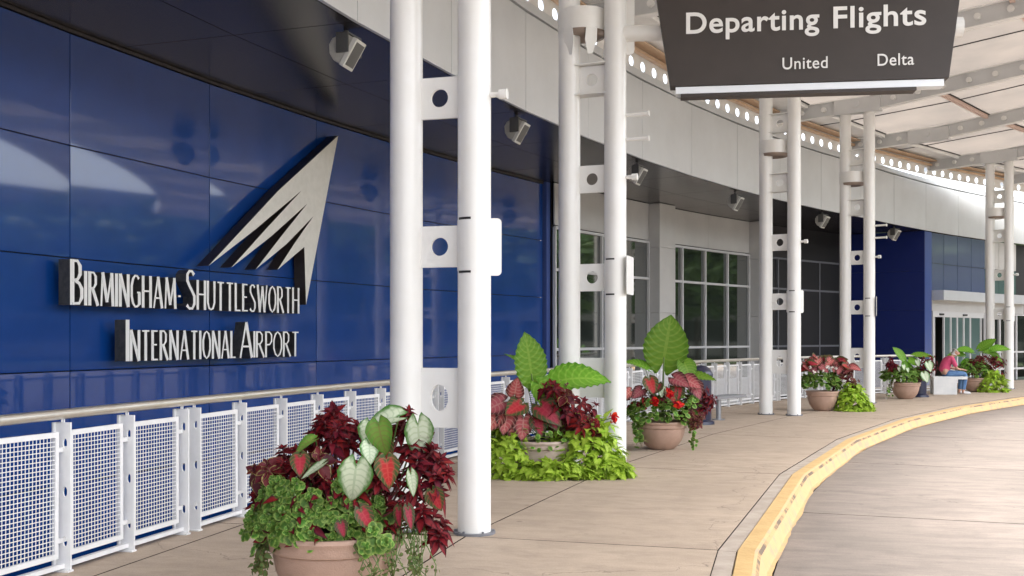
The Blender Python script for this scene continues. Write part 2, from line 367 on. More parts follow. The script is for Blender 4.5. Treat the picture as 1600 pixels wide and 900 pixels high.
# fascia: a panel every half bay
fas = empty('fascia', P(2, -2.5, 5), parent=bld)
bb = MB()
for i in range(-8, 22):
    u0, u1 = .1 + .5 * i, .6 + .5 * i; oa, ob = foff(u0), foff(u1)
    mb = MB()
    def q(u, o, z, gy): return FR(u, o, z) @ Vector((0, gy, 0))
    mb.hexa([q(u0, oa - .05, ZS, .006), q(u0, oa, ZS, .006), q(u1, ob, ZS, -.006), q(u1, ob - .05, ZS, -.006),
             q(u0, oa - .05, 6.57, .006), q(u0, oa, 6.57, .006), q(u1, ob, 6.57, -.006), q(u1, ob - .05, 6.57, -.006)])
    mb.build('fascia_panel', 'fascia', fas, bevel=.004)
    bb.hexa([q(u0, oa - .12, ZS + .01, 0), q(u0, oa - .055, ZS + .01, 0), q(u1, ob - .055, ZS + .01, 0), q(u1, ob - .12, ZS + .01, 0),
             q(u0, oa - .12, 6.6, 0), q(u0, oa - .055, 6.6, 0), q(u1, ob - .055, 6.6, 0), q(u1, ob - .12, 6.6, 0)])
bb.build('fascia_backing', 'dark', fas)
cp = MB()
for i in range(-16, 44):
    u0, u1 = .1 + .25 * i, .35 + .25 * i; oa, ob = foff(u0), foff(u1)
    cp.hexa([P(u0, oa - .3, 6.6), P(u0, oa + .02, 6.6), P(u1, ob + .02, 6.6), P(u1, ob - .3, 6.6), P(u0, oa - .3, 6.74), P(u0, oa + .02, 6.74), P(u1, ob + .02, 6.74), P(u1, ob - .3, 6.74)])
cp.build('coping', 'fascia', fas)
rf = MB()
for i in range(-16, 40): rf.arc(i * .25, i * .25 + .25, -14, foff(i * .25 + .25) - .3, 6.3, 6.5)
rf.build('roof', 'dark', bld)
# soffit panels
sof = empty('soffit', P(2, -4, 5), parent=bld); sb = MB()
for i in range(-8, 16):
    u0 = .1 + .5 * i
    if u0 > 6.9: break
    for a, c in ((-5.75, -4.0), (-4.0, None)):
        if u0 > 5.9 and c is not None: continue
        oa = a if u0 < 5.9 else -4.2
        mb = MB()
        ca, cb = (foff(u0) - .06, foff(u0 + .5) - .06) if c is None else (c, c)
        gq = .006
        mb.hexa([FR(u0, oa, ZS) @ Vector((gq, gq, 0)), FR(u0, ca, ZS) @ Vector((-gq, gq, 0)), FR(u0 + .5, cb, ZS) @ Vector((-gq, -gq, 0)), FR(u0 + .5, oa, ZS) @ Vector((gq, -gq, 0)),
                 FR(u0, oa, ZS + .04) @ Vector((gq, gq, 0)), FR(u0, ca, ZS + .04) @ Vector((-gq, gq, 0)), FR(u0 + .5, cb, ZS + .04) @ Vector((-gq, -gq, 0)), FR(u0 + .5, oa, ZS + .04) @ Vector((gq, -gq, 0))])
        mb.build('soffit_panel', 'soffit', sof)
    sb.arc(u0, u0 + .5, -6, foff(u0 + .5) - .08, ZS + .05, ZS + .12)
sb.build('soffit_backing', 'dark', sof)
# blue panel wall (u -1.5 .. 2.94)
blue = empty('blue_wall', P(1, -5.6), parent=bld)
zr = [5.0, 3.73, 2.455, 1.175, -.1, -1.4, -3.05]; us = [-3.5, -3.0, -2.5, -2.05, -1.56, -1.06, -.56, -.06, .444, .930, 1.42, 1.92, 2.42, 2.93]
bk = MB()
for u0, u1 in zip(us[:-1], us[1:]):
    for z1, z0 in zip(zr[:-1], zr[1:]):
        mb = MB(); mb.arc(u0, u1, -5.66, -5.6, z0, z1, .006); mb.build('wall_panel', 'blue', blue, bevel=.003)
    bk.arc(u0, u1, -5.9, -5.67, -3.05, 5.05)
bk.build('wall_backing', 'dark', blue)
tr = MB(); tr.arc(-3.5, 2.93, -5.65, -5.58, 5.0, 5.045)
tr = MB()
for u0, u1 in zip(us[:-1], us[1:]): tr.arc(u0, u1, -5.66, -5.58, 5.005, 5.045)
tr.build('top_trim', 'bronze', blue)
tr = MB(); tr.arc(2.935, 2.965, -5.66, -5.52, -3, 5.045); tr.build('corner_trim', 'blue_trim', blue)
# window wall bays
def winbay(name_label, u0, u1, mull, wallm, glassm, framem, top=4.04, mid=3.09, low=1.29, off=-5.4, panels=1):
    e = empty('window_bay', P(u0, off), parent=bld, label=name_label)
    mb = MB(); mb.arc(u0, u1, off - .3, off - .1, -3, 5.045); mb.build('bay_backing', 'dark', e)
    for j in range(panels):
        a = u0 + (u1 - u0) * j / panels; c = u0 + (u1 - u0) * (j + 1) / panels
        mb = MB(); mb.arc(a, c, off - .04, off + .0, top + .05, 5.04, .005); mb.build('cladding_panel', wallm, e)
    lv = [0.35, low, mid, top]
    for a, c in zip(mull[:-1], mull[1:]):
        for z0, z1 in zip(lv[:-1], lv[1:]):
            mb = MB(); mb.arc(a, c, off - .08, off - .05, z0, z1); o = mb.build('pane', glassm, e)
    for a in mull:
        mb = MB(); mb.box(-.045, .02, -.028, .028, .3, top, FR(a, off)); mb.build('mullion', framem, e)
    for z in lv:
        mb = MB()
        for a, c in zip(mull[:-1], mull[1:]): mb.arc(a, c, off - .045, off + .012, z - .03, z + .03)
        mb.build('transom', framem, e)
    mb = MB(); mb.arc(u0, u1, off - .09, off - .01, -3, .32); mb.build('plinth', wallm, e)
winbay('grey clad window bay with pale frames right of the blue wall', 2.965, 3.83, [2.97, 3.17, 3.385, 3.6, 3.83], 'panel_grey', 'glass', 'frame', panels=2)
winbay('grey clad window bay with pale frames between two grey piers', 3.99, 4.89, [3.99, 4.17, 4.41, 4.65, 4.885], 'panel_grey', 'glass', 'frame', panels=2)
winbay('dark bronze window bay beside the shaded blue return wall', 4.99, 6.35, [4.99, 5.21, 5.45, 5.69, 5.93, 6.3], 'bronze', 'glass_dark', 'frame_grey', panels=3)
for a, c in ((3.83, 3.99), (4.89, 4.99)):
    e = empty('pier', P(a, -5.3), parent=bld)
    for z0, z1 in ((-3, -.3), (-.3, 2.2), (2.2, 3.9), (3.9, 5.04)):
        mb = MB(); mb.arc(a, c, -5.55, -5.08, z0, z1, .004); mb.build('pier_panel', 'panel_grey', e, bevel=.004)
# blue return wall, its shade put into the colour, from the windows out to the entrance
nv = empty('return_wall', (12, 36, 0), parent=bld, label='blue return wall beside the entrance, with its shade put into the colour')
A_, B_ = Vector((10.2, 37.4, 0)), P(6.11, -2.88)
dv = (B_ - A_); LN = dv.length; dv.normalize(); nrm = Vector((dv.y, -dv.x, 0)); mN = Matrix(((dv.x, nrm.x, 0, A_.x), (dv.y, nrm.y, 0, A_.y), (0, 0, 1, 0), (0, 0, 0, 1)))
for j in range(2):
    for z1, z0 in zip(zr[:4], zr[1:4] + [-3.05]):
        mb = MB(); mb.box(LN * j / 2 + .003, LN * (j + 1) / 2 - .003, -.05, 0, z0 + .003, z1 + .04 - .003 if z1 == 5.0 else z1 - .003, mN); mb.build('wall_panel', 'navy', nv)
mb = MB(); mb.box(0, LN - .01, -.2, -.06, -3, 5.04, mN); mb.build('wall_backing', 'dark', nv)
# ---------------------------------------------------------------- entrance
ent = empty('entrance', P(6.5, -3), parent=bld, label='glazed entrance with a grey band over white framed sliding doors')
EO = lambda u: foff(u) - .12
ES = .13
def eb(mb, u0, u1, d0, d1, z0, z1):
    u0 += ES; u1 += ES
    nq = max(1, round((u1 - u0) / .12)); U0, DU = u0, (u1 - u0) / nq
    for i in range(nq):
        u0 = U0 + i * DU; u1 = u0 + DU
        mb.hexa([P(u0, EO(u0) + d0, z0), P(u0, EO(u0) + d1, z0), P(u1, EO(u1) + d1, z0), P(u1, EO(u1) + d0, z0), P(u0, EO(u0) + d0, z1), P(u0, EO(u0) + d1, z1), P(u1, EO(u1) + d1, z1), P(u1, EO(u1) + d0, z1)])
mb = MB(); eb(mb, 5.985, 6.09, -.5, .05, 0, 5.03); mb.build('corner_panel', 'blue_trim', ent)
mb = MB(); eb(mb, 6.09, 9.5, -1.6, -1.3, 0, 5.03); mb.build('inner_wall', 'dark', ent)
mb = MB(); eb(mb, 6.09, 9.5, -1.3, 0, 2.42, 2.5); mb.build('lobby_ceiling', 'dark', ent)
for a, c in ((6.095, 6.30), (6.30, 6.51), (6.51, 6.72), (6.72, 6.93), (6.93, 7.14), (7.14, 7.4)):
    for z0, z1 in ((3.12, 4.02), (4.04, 5.03)):
        mb = MB(); eb(mb, a + .003, c - .003, -.06, 0, z0, z1)
        mb.build('glass_panel', 'glass_blue' if a < 6.9 else ('glass_teal' if z0 < 4 else 'panel_grey'), ent)
mb = MB(); eb(mb, 6.09, 7.6, -.1, -.065, 3.1, 5.03); mb.build('panel_backing', 'dark', ent)
mb = MB(); eb(mb, 6.10, 6.66, 0, .45, 2.80, 3.12); eb(mb, 6.66, 7.5, 0, .40, 2.80, 3.12); mb.build('band', 'fascia', ent)
mb = MB(); eb(mb, 6.10, 7.5, -.1, .04, 2.44, 2.80); mb.build('lintel', 'panel_grey', ent)
fr = MB()
for u in (6.125, 6.145, 6.295, 6.40, 6.50, 6.60, 6.70, 6.86): fr.box(-.03, .03, -.03, .03, 0, 2.43, FR(u + ES, EO(u + ES)))
eb(fr, 6.12, 6.9, -.03, .03, 2.25, 2.44); fr.build('door_frame', 'frame', ent)
for a, c in ((6.295, 6.40), (6.40, 6.50), (6.50, 6.60), (6.60, 6.70), (6.70, 6.86)):
    mb = MB(); eb(mb, a, c, -.02, -.005, .05, 2.25); mb.build('door_pane', 'glass_teal', ent)
for u in (6.24, 6.60):
    mb = MB(); mb.box(0, .06, -.12, .12, 2.31, 2.37, FR(u + ES, EO(u + ES) + .03)); mb.build('door_sensor', 'dark', ent)
for a, c in ((6.92, 7.15), (7.15, 7.4), (7.4, 7.8), (7.8, 8.3)):
    for z0, z1 in ((.45, 1.0), (1.05, 2.4)):
        mb = MB(); eb(mb, a, c, -.05, -.02, z0, z1); mb.build('pane', 'glass', ent)
fr = MB()
for u in (6.92, 7.15, 7.4, 7.8): fr.box(-.04, .03, -.035, .035, 0, 2.43, FR(u + ES, EO(u + ES)))
eb(fr, 6.9, 8.3, -.05, .02, 1.0, 1.06); eb(fr, 6.9, 8.3, -.05, .02, .38, .45); eb(fr, 6.9, 8.3, -.05, .02, 2.38, 2.43); fr.build('storefront_frame', 'frame', ent)
# ---------------------------------------------------------------- canopy over the kerb
can = empty('entrance_canopy', P(3, 3, 7), 'long white canopy of pale roof panels on steel beams over the kerb', 'canopy')
def zlow(o): return 6.93 + (.02 * o if o < 0 else .10 * o if o < 5 else .5 + .06 * (o - 5))
OFFS = [-2.55, -1.5, 1.3, 4.0, 6.8]; OE = 6.8
boss = MB(); boss.tube([(0, -.10, 0), (0, .10, 0)], .045, 12); boss.tube([(0, -.085, 0), (0, .085, 0)], .062, 12)
boss_me = local(boss, 'bolt_boss', 'beam_white', smooth='auto')
for k in range(-2, 10):
    uu = k + .02; be = empty('beam', FR(uu, 0, 7), parent=can)
    pts = [-2.7, -1.35, 0, 1.25, 2.5, 3.75, 5, OE]; wb = MB(); fl = MB()
    for a, c in zip(pts[:-1], pts[1:]):
        for mb_, y, z0, z1 in ((wb, .02, .015, .345), (fl, .085, 0, .018), (fl, .085, .342, .36)):
            mb_.hexa([FR(uu, a, zlow(a) + z0) @ Vector((0, -y, 0)), FR(uu, c, zlow(c) + z0) @ Vector((0, -y, 0)), FR(uu, c, zlow(c) + z0) @ Vector((0, y, 0)), FR(uu, a, zlow(a) + z0) @ Vector((0, y, 0)),
                      FR(uu, a, zlow(a) + z1) @ Vector((0, -y, 0)), FR(uu, c, zlow(c) + z1) @ Vector((0, -y, 0)), FR(uu, c, zlow(c) + z1) @ Vector((0, y, 0)), FR(uu, a, zlow(a) + z1) @ Vector((0, y, 0))])
    wb.build('web', 'beam_web', be); fl.build('flange', 'beam_white', be)
    o = -2.2
    while o < OE - .2:
        if not (-.75 < o < .25): inst(boss_me, 'bolt_boss', be, FR(uu, o, zlow(o) + .18))
        o += .56
    eb_ = MB(); eb_.box(-.8, .3, -.11, .11, -.02, .33, FR(uu, 0, zlow(0))); eb_.tube([FR(uu, -.28, 7.12) @ Vector((0, -.13, 0)), FR(uu, -.28, 7.12) @ Vector((0, .13, 0))], .09, 20)
    eb_.build('saddle_box', 'beam_web', be, bevel=0)
for k in range(-2, 9):
    for j, (a, c) in enumerate(zip(OFFS[:-1], OFFS[1:])):
        for h in (0, .5):
            u0, u1 = k + .02 + h, k + .52 + h; mb = MB(); G_ = .012; z0a, z0c = zlow(a) + .37, zlow(c) + .37
            cor = [(u0, a, z0a, 1, 1), (u0, c, z0c, -1, 1), (u1, c, z0c, -1, -1), (u1, a, z0a, 1, -1)]
            mb.hexa([FR(u, o, z) @ Vector((gx * G_, gy * G_, 0)) for u, o, z, gx, gy in cor] + [FR(u, o, z + .05) @ Vector((gx * G_, gy * G_, 0)) for u, o, z, gx, gy in cor])
            mb.build('roof_panel', 'roof' if j else 'beam_white', can)
    for o in OFFS[1:-1]:
        mb = MB(); mb.arc(k + .04, k + 1.0, o - .045, o + .045, zlow(o) + .26, zlow(o) + .362); mb.build('purlin', 'pink' if o > 0 else 'beam_white', can)
        mb = MB(); mb.arc(k + .04, k + 1.0, o + .05, o + .085, zlow(o) + .345, zlow(o) + .366); mb.build('gasket', 'dark', can)
    mb = MB()
    for a, c in zip(OFFS[:-1], OFFS[1:]):
        ga = FR(k + .52, a, zlow(a) + .352); gc = FR(k + .52, c, zlow(c) + .352)
        mb.hexa([ga @ Vector((0, -.016, 0)), gc @ Vector((0, -.016, 0)), gc @ Vector((0, .016, 0)), ga @ Vector((0, .016, 0)), ga @ Vector((0, -.016, .015)), gc @ Vector((0, -.016, .015)), gc @ Vector((0, .016, .015)), ga @ Vector((0, .016, .015))])
    mb.build('gasket', 'dark', can)
    # row of round topped openings along the building side
    pu = MB(); nh = 9
    for i in range(nh):
        ua = k + .02 + i / nh; ub = ua + 1 / nh; a = P(ua, -2.47); c = P(ub, -2.47); L = (c - a).length; d = (c - a).normalized()
        mm = Matrix(((d.x, -d.y, 0, a.x), (d.y, d.x, 0, a.y), (0, 0, 1, 0), (0, 0, 0, 1)))
        pu.plate(0, L, [6.75, 7.03], -.006, .006, [(L / 2, 6.885, .115, .10)], mm, 16)
        pu.box(0, L, -.006, .006, 7.03, 7.31, mm)
    pu.build('pierced_edge_plate', 'beam_white', can)
    an = MB(); an.arc(k + .03, k + 1.01, -2.46, -2.36, 7.04, 7.1); an.arc(k + .03, k + 1.01, -2.46, -2.2, 7.17, 7.2); an.build('edge_angle', 'tan', can)
mb = MB()
for i in range(-8, 36): mb.arc(i * .25, i * .25 + .25, OE, OE + .12, zlow(OE) - .05, zlow(OE) + .45)
mb.build('outer_edge', 'beam_white', can)
# ---------------------------------------------------------------- column pairs
SP = .58; PR = .132
def pipe_mesh(h):
    mb = MB(); mb.lathe([(PR, 0.0), (PR, h)], 48); me = local(mb, 'pipe', 'white', smooth=True); return me
pipe_me = pipe_mesh(6.94)
mb = MB(); mb.lathe([(.0, .018), (PR + .035, .018), (PR + .035, .0)], 40); [mb.tube([(.151 * math.cos(R_(a)), .151 * math.sin(R_(a)), .018), (.151 * math.cos(R_(a)), .151 * math.sin(R_(a)), .034)], .010, 6) for a in range(15, 375, 60)]; base_me = local(mb, 'base_plate', 'frame_grey')
mb = MB(); mb.plate(-SP + PR * .9, -PR * .9, [-.165, .165], -.014, .014, [(-SP / 2, 0, .073, .073)], None, 32); gus_me = local(mb, 'gusset', 'white')
mb = MB(); mb.box(-SP + PR * .6, -PR * .6, -.10, .10, -.006, .006); shelf_me = local(mb, 'gusset_shelf', 'white')
mb = MB(); mb.tube([(0, 0, 0), (.09, 0, 0)], .022, 12); mb.tube([(.09, 0, 0), (.155, 0, 0)], .04, 14); stub_me = local(mb, 'stub', 'white', smooth='auto')
mb = MB(); mb.tube([(0, 0, 0), (.28, 0, 0)], .022, 12); mb.tube([(.28, 0, 0), (.3, 0, 0)], .034, 12); rod_me = local(mb, 'bracket_rod', 'white', smooth='auto')
mb = MB(); n_ = 14; A0, A1 = R_(-152), R_(-100)
for i in range(n_):
    a, c = A0 + (A1 - A0) * i / n_, A0 + (A1 - A0) * (i + 1) / n_
    mb.hexa([(r * math.cos(t), r * math.sin(t), z) for z in (-.009, .009) for r, t in ((PR - .002, a), (PR + .004, a), (PR + .004, c), (PR - .002, c))])
slot_me = local(mb, 'clamp_slot', 'dark')
mb = MB(); mb.lathe([(PR + .0015, -.20), (PR + .003, -.20), (PR + .003, .20), (PR + .0015, .20)], 48); sleeve_me = local(mb, 'clamp_sleeve', 'white', smooth='auto')
def rrect(w_, h_, r, t, m=None, n=6):
    pts = []
    for cx, cz, a0 in ((w_ / 2 - r, h_ / 2 - r, 0), (-w_ / 2 + r, h_ / 2 - r, 90), (-w_ / 2 + r, -h_ / 2 + r, 180), (w_ / 2 - r, -h_ / 2 + r, 270)):
        for i in range(n + 1): a = R_(a0 + 90 * i / n); pts.append((cx + r * math.cos(a), cz + r * math.sin(a)))
    k = len(pts); mb = MB(); tr_ = (lambda p: m @ Vector(p)) if m is not None else Vector
    mb.add([tr_((x, -t / 2, z)) for x, z in pts] + [tr_((x, t / 2, z)) for x, z in pts], [tuple(range(k)), tuple(range(k, 2 * k))[::-1]] + [(i, k + i, k + (i + 1) % k, (i + 1) % k) for i in range(k)])
    return mb
flagA = local(rrect(.34, .46, .035, .012), 'sign_blank', 'white')
flagB = local(rrect(.40, .46, .035, .012, Matrix.Rotation(R_(72), 4, 'Z')), 'sign_blank', 'white')
mb = MB()
for i in range(6): mb.tube([(PR + .03, 0, -.17 + .065 * i), (PR + .075, 0, -.17 + .065 * i)], .012, 8)
bolts_me = local(mb, 'bolt_row', 'white')
fin_me = local(rrect(.20, .95, .06, .014), 'arm_gusset', 'white')
mb = MB(); mb.lathe([(.27, .02), (.30, 0), (.30, .26), (.0, .27)], 40); mb.lathe([(.27, .02), (.27, .2)], 40); drum_me = local(mb, 'lamp_drum', 'white', smooth='auto')
mb = MB(); mb.lathe([(0, -.05), (.2, -.06), (.265, -.05), (.275, .03)], 40); lens_me = local(mb, 'lamp_lens', 'lens', smooth=True)
mb = MB()
for a in (200, 250, 310, 20):
    t = R_(a); rr = .285; c = Vector((rr * math.cos(t), rr * math.sin(t), 0)); tn = Vector((-math.sin(t), math.cos(t), 0)); 
    pr = [(-.07, .02), (.07, .02), (.075, -.14), (.03, -.3), (-.03, -.3), (-.075, -.14)]; o2 = Vector((math.cos(t), math.sin(t), 0)) * .012
    vv = [c + tn * x + Vector((0, 0, z)) - Vector((math.cos(t), math.sin(t), 0)) * (abs(z) * .18 if z < 0 else 0) for x, z in pr]
    mb.add(vv + [v + o2 for v in vv], [tuple(range(6)), tuple(range(6, 12))[::-1]] + [(i, 6 + i, 6 + (i + 1) % 6, (i + 1) % 6) for i in range(6)])
blade_me = local(mb, 'lamp_reflector', 'white')
CG = 'white twin pipe columns along the pavement'
def columns(u, label, kind, near=False):
    e = empty('column_pair', FR(u), label, 'column', CG); F0 = FR(u); T = Matrix.Translation
    for x in (0, -SP):
        inst(pipe_me, 'pipe', e, F0 @ T((x, 0, 0))); inst(base_me, 'base_plate', e, F0 @ T((x, 0, .0)))
    for z in (1.07, 2.28, 3.47, 4.67, 5.87):
        inst(gus_me, 'gusset', e, F0 @ T((0, 0, z)) @ Matrix.Scale(1 if z > 1.1 else 1.45, 4, (0, 0, 1)))
        if z > 4.5: [inst(shelf_me, 'gusset_shelf', e, F0 @ T((0, 0, z + dz))) for dz in (-.181, .181)]
    tw = Matrix.Rotation(R_(-8), 4, 'Z')
    inst(stub_me, 'stub', e, F0 @ T((PR * .9, 0, 3.47)))
    for z in (2.07, 2.49):
        inst(slot_me, 'clamp_slot', e, F0 @ T((0, 0, z)) @ Matrix.Rotation(TH0 + DT * u, 4, 'Z'))
    inst(sleeve_me, 'clamp_sleeve', e, F0 @ T((0, 0, 2.28)))
    rz = Matrix.Rotation(TH0 + DT * u, 4, 'Z')
    if kind == 0: inst(flagA, 'sign_blank', e, F0 @ rz @ T((.045, .10, 2.28)))
    else:
        inst(flagB, 'sign_blank', e, F0 @ rz @ T((PR + .045, .02, 2.30)))
        for z in (4.21, 3.92): inst(rod_me, 'bracket_rod', e, F0 @ T((PR * .9, 0, z)))
    drum = inst(drum_me, 'lamp_drum', e, F0 @ T((-SP + .135, .10, 5.27)))
    inst(lens_me, 'lens', drum, F0 @ T((-SP + .135, .10, 5.27)))
    if label.startswith('white pipe column pair carrying'): inst(blade_me, 'reflector', drum, F0 @ T((-SP + .135, .10, 5.27)))
    return e
columns(-2.0, 'white twin pipe column pair behind the camera, outside the photograph', 0)
columns(.04, 'nearest pair of thick white pipe columns, right behind the big dark red and green planter', 0)
cB = columns(1.0, 'white pipe column pair carrying the Departing Flights sign arm, beside the lime green vine', 1)
columns(3.0, 'white pipe column pair below the Departing Flights sign, left of the pot with pink leaves', 0)
columns(4.03, 'white pipe column pair before the shaded blue wall, two short rods on its right', 1)
columns(6.04, 'farthest white pipe column pair, right of the seated person and before the glass entrance', 0)
inst(fin_me, 'arm_gusset', cB, FR(1.0) @ Matrix.Rotation(TH0 + DT, 4, 'Z') @ Matrix.Translation((.13, 0, 5.42)))
# ---------------------------------------------------------------- guard railing
rl = empty('guard_railing', P(2, -2.2), 'white mesh panel railing with a brushed steel handrail along the pavement edge', 'railing')
mb = MB(); path = [P(u / 10, railoff(u / 10), 1.045) for u in range(-25, 55)]; mb.tube(path, .034, 14); mb.build('handrail', 'steel', rl, smooth='auto')
mb = MB(); mb.plate(-.048, .062, [0, .36, .70, .99], -.007, .007, [(.02, .2, .017, .034), (.02, .53, .017, .034), (.02, .85, .017, .034)], None, 16)
mb.box(-.062, -.048, -.032, .032, 0, .99); mb.box(-.06, .06, -.03, .03, 0, .012)
for y in (-.012, .012): mb.tube([(0, y, .99), (0, y, 1.02)], .006, 6)
post_me = local(mb, 'post', 'white_rail')
PLW = .60
fm = MB()
for x0, x1, z0, z1 in ((-PLW / 2, PLW / 2, .90, .935), (-PLW / 2, PLW / 2, .10, .135), (-PLW / 2, -PLW / 2 + .035, .135, .90), (PLW / 2 - .035, PLW / 2, .135, .90)):
    fm.box(-.012, .012, x0, x1, z0, z1)
for z in (.20, .80):
    for s in (-1, 1): fm.box(-.01, .01, min(s * PLW / 2, s * (PLW / 2 + .06)), max(s * PLW / 2, s * (PLW / 2 + .06)), z, z + .03)
frame_me = local(fm, 'panel_frame', 'white_rail')
ms = MB(); x0, x1 = -PLW / 2 + .035, PLW / 2 - .035
for i in range(1, 15):
    x = x0 + (x1 - x0) * i / 15; ms.box(-.0015, .0015, x - .0028, x + .0028, .135, .90)
for i in range(1, 26):
    z = .135 + .765 * i / 26; ms.box(.0018, .0045, x0, x1, z - .0030, z + .0030)
mesh_me = local(ms, 'wire_mesh', 'white_rail')
mb = MB(); mb.box(-.02, .02, -.36, .36, .03, .06); brail_me = local(mb, 'bottom_rail', 'white_rail')
for k in range(-2, 6):
    ua = -.083 + 1.013 * k + .017; ub = ua + 1.013 - .034; nn = 7
    for j in range(nn + 1):
        u = ua + (ub - ua) * j / nn
        if u > 5.42: continue
        p = P(u, railoff(u)); q_ = P(u + .01, railoff(u + .01)); d = (q_ - p).normalized()
        mm = Matrix(((d.y, d.x, 0, p.x), (-d.x, d.y, 0, p.y), (0, 0, 1, 0), (0, 0, 0, 1)))
        inst(post_me, 'post', rl, mm)
        if j < nn and u < 5.28:
            u2 = u + (ub - ua) / nn; p2 = P(u2, railoff(u2)); c = (p + p2) / 2; d = (p2 - p); L = d.length; d.normalize()
            mm = Matrix(((d.y, d.x, 0, c.x), (-d.x, d.y, 0, c.y), (0, 0, 1, 0), (0, 0, 0, 1))) @ Matrix.Scale(L / .722, 4, (0, 1, 0))
            mm = mm @ Matrix.Rotation(rnd.uniform(-.012, .012), 4, 'X') @ Matrix.Translation((rnd.uniform(-.004, .004), 0, rnd.uniform(-.004, .004)))
            pf = inst(frame_me, 'panel', rl, mm); inst(mesh_me, 'wire_mesh', pf, mm); inst(brail_me, 'bottom_rail', rl, mm)
# ---------------------------------------------------------------- loudspeakers under the soffit, one in each bay
pr = [(0, -.165), (0, .165), (-.09, .165), (-.17, .12), (-.225, .04), (-.225, -.04), (-.17, -.12), (-.09, -.165)]
mb = MB(); k_ = len(pr); mb.add([(x, -.13, z) for x, z in pr] + [(x, .13, z) for x, z in pr], [tuple(range(k_)), tuple(range(k_, 2 * k_))[::-1]] + [(i, k_ + i, k_ + (i + 1) % k_, (i + 1) % k_) for i in range(k_)])
spk_me = local(mb, 'speaker_body', 'speaker_body', bevel=.012)
mb = MB(); mb.box(0, .055, -.14, .14, -.175, .175); spf_me = local(mb, 'speaker_face', 'speaker_face', bevel=.008)
mb = MB(); mb.box(.056, .060, -.11, .11, -.14, .14); spg_me = local(mb, 'grille', 'speaker_dark')
mb = MB(); mb.box(-.13, -.06, -.155, -.138, -.04, .22); mb.box(-.13, -.06, .138, .155, -.04, .22); mb.box(-.13, -.06, -.155, .155, .215, .228); mb.tube([(-.095, 0, .22), (-.095, 0, .40)], .03, 12); mb.tube([(-.095, -.175, .0), (-.095, .175, .0)], .028, 12)
mb.tube([(-.06, -.06, .25), (-.06, .06, .25)], .05, 14)
spb_me = local(mb, 'bracket', 'speaker_body')
SPL = {.65: 'beige loudspeaker under the soffit left of the nearest pipe columns, above the fin emblem', 1.65: 'beige loudspeaker under the fascia between the two nearest column pairs',
       2.67: 'beige loudspeaker just right of the column pair with the sign arm', 3.70: 'beige loudspeaker under the soffit above the window bay, left of the third column pair',
       4.73: 'beige loudspeaker between the third and fourth column pairs, before dark soffit', 5.73: 'smallest beige loudspeaker, hanging in front of the shaded blue wall'}
for u, lb in SPL.items():
    f = FR(u, foff(u) - .22, 4.78); e = empty('loudspeaker', FR(u, foff(u) - .22, 5.04), lb, 'loudspeaker', 'loudspeakers hung along the fascia edge')
    tw = Matrix.Rotation(R_(6), 4, 'Z') @ Matrix.Rotation(R_(31), 4, 'Y')
    bo = inst(spk_me, 'body', e, f @ tw); fa = inst(spf_me, 'face_plate', e, f @ tw); inst(spg_me, 'grille', fa, f @ tw)
    br = MB(); br.tube([f @ Vector((-.06, 0, .05)), f @ Vector((-.06, 0, .262))], .03, 12); br.tube([f @ Vector((-.02, -.17, .02)), f @ Vector((-.02, .17, .02))], .035, 12)
    br.box(-.10, .05, -.165, -.145, -.02, .2, f); br.box(-.10, .05, .145, .165, -.02, .2, f); br.box(-.10, .05, -.165, .165, .19, .205, f); br.build('bracket', 'speaker_dark', e)
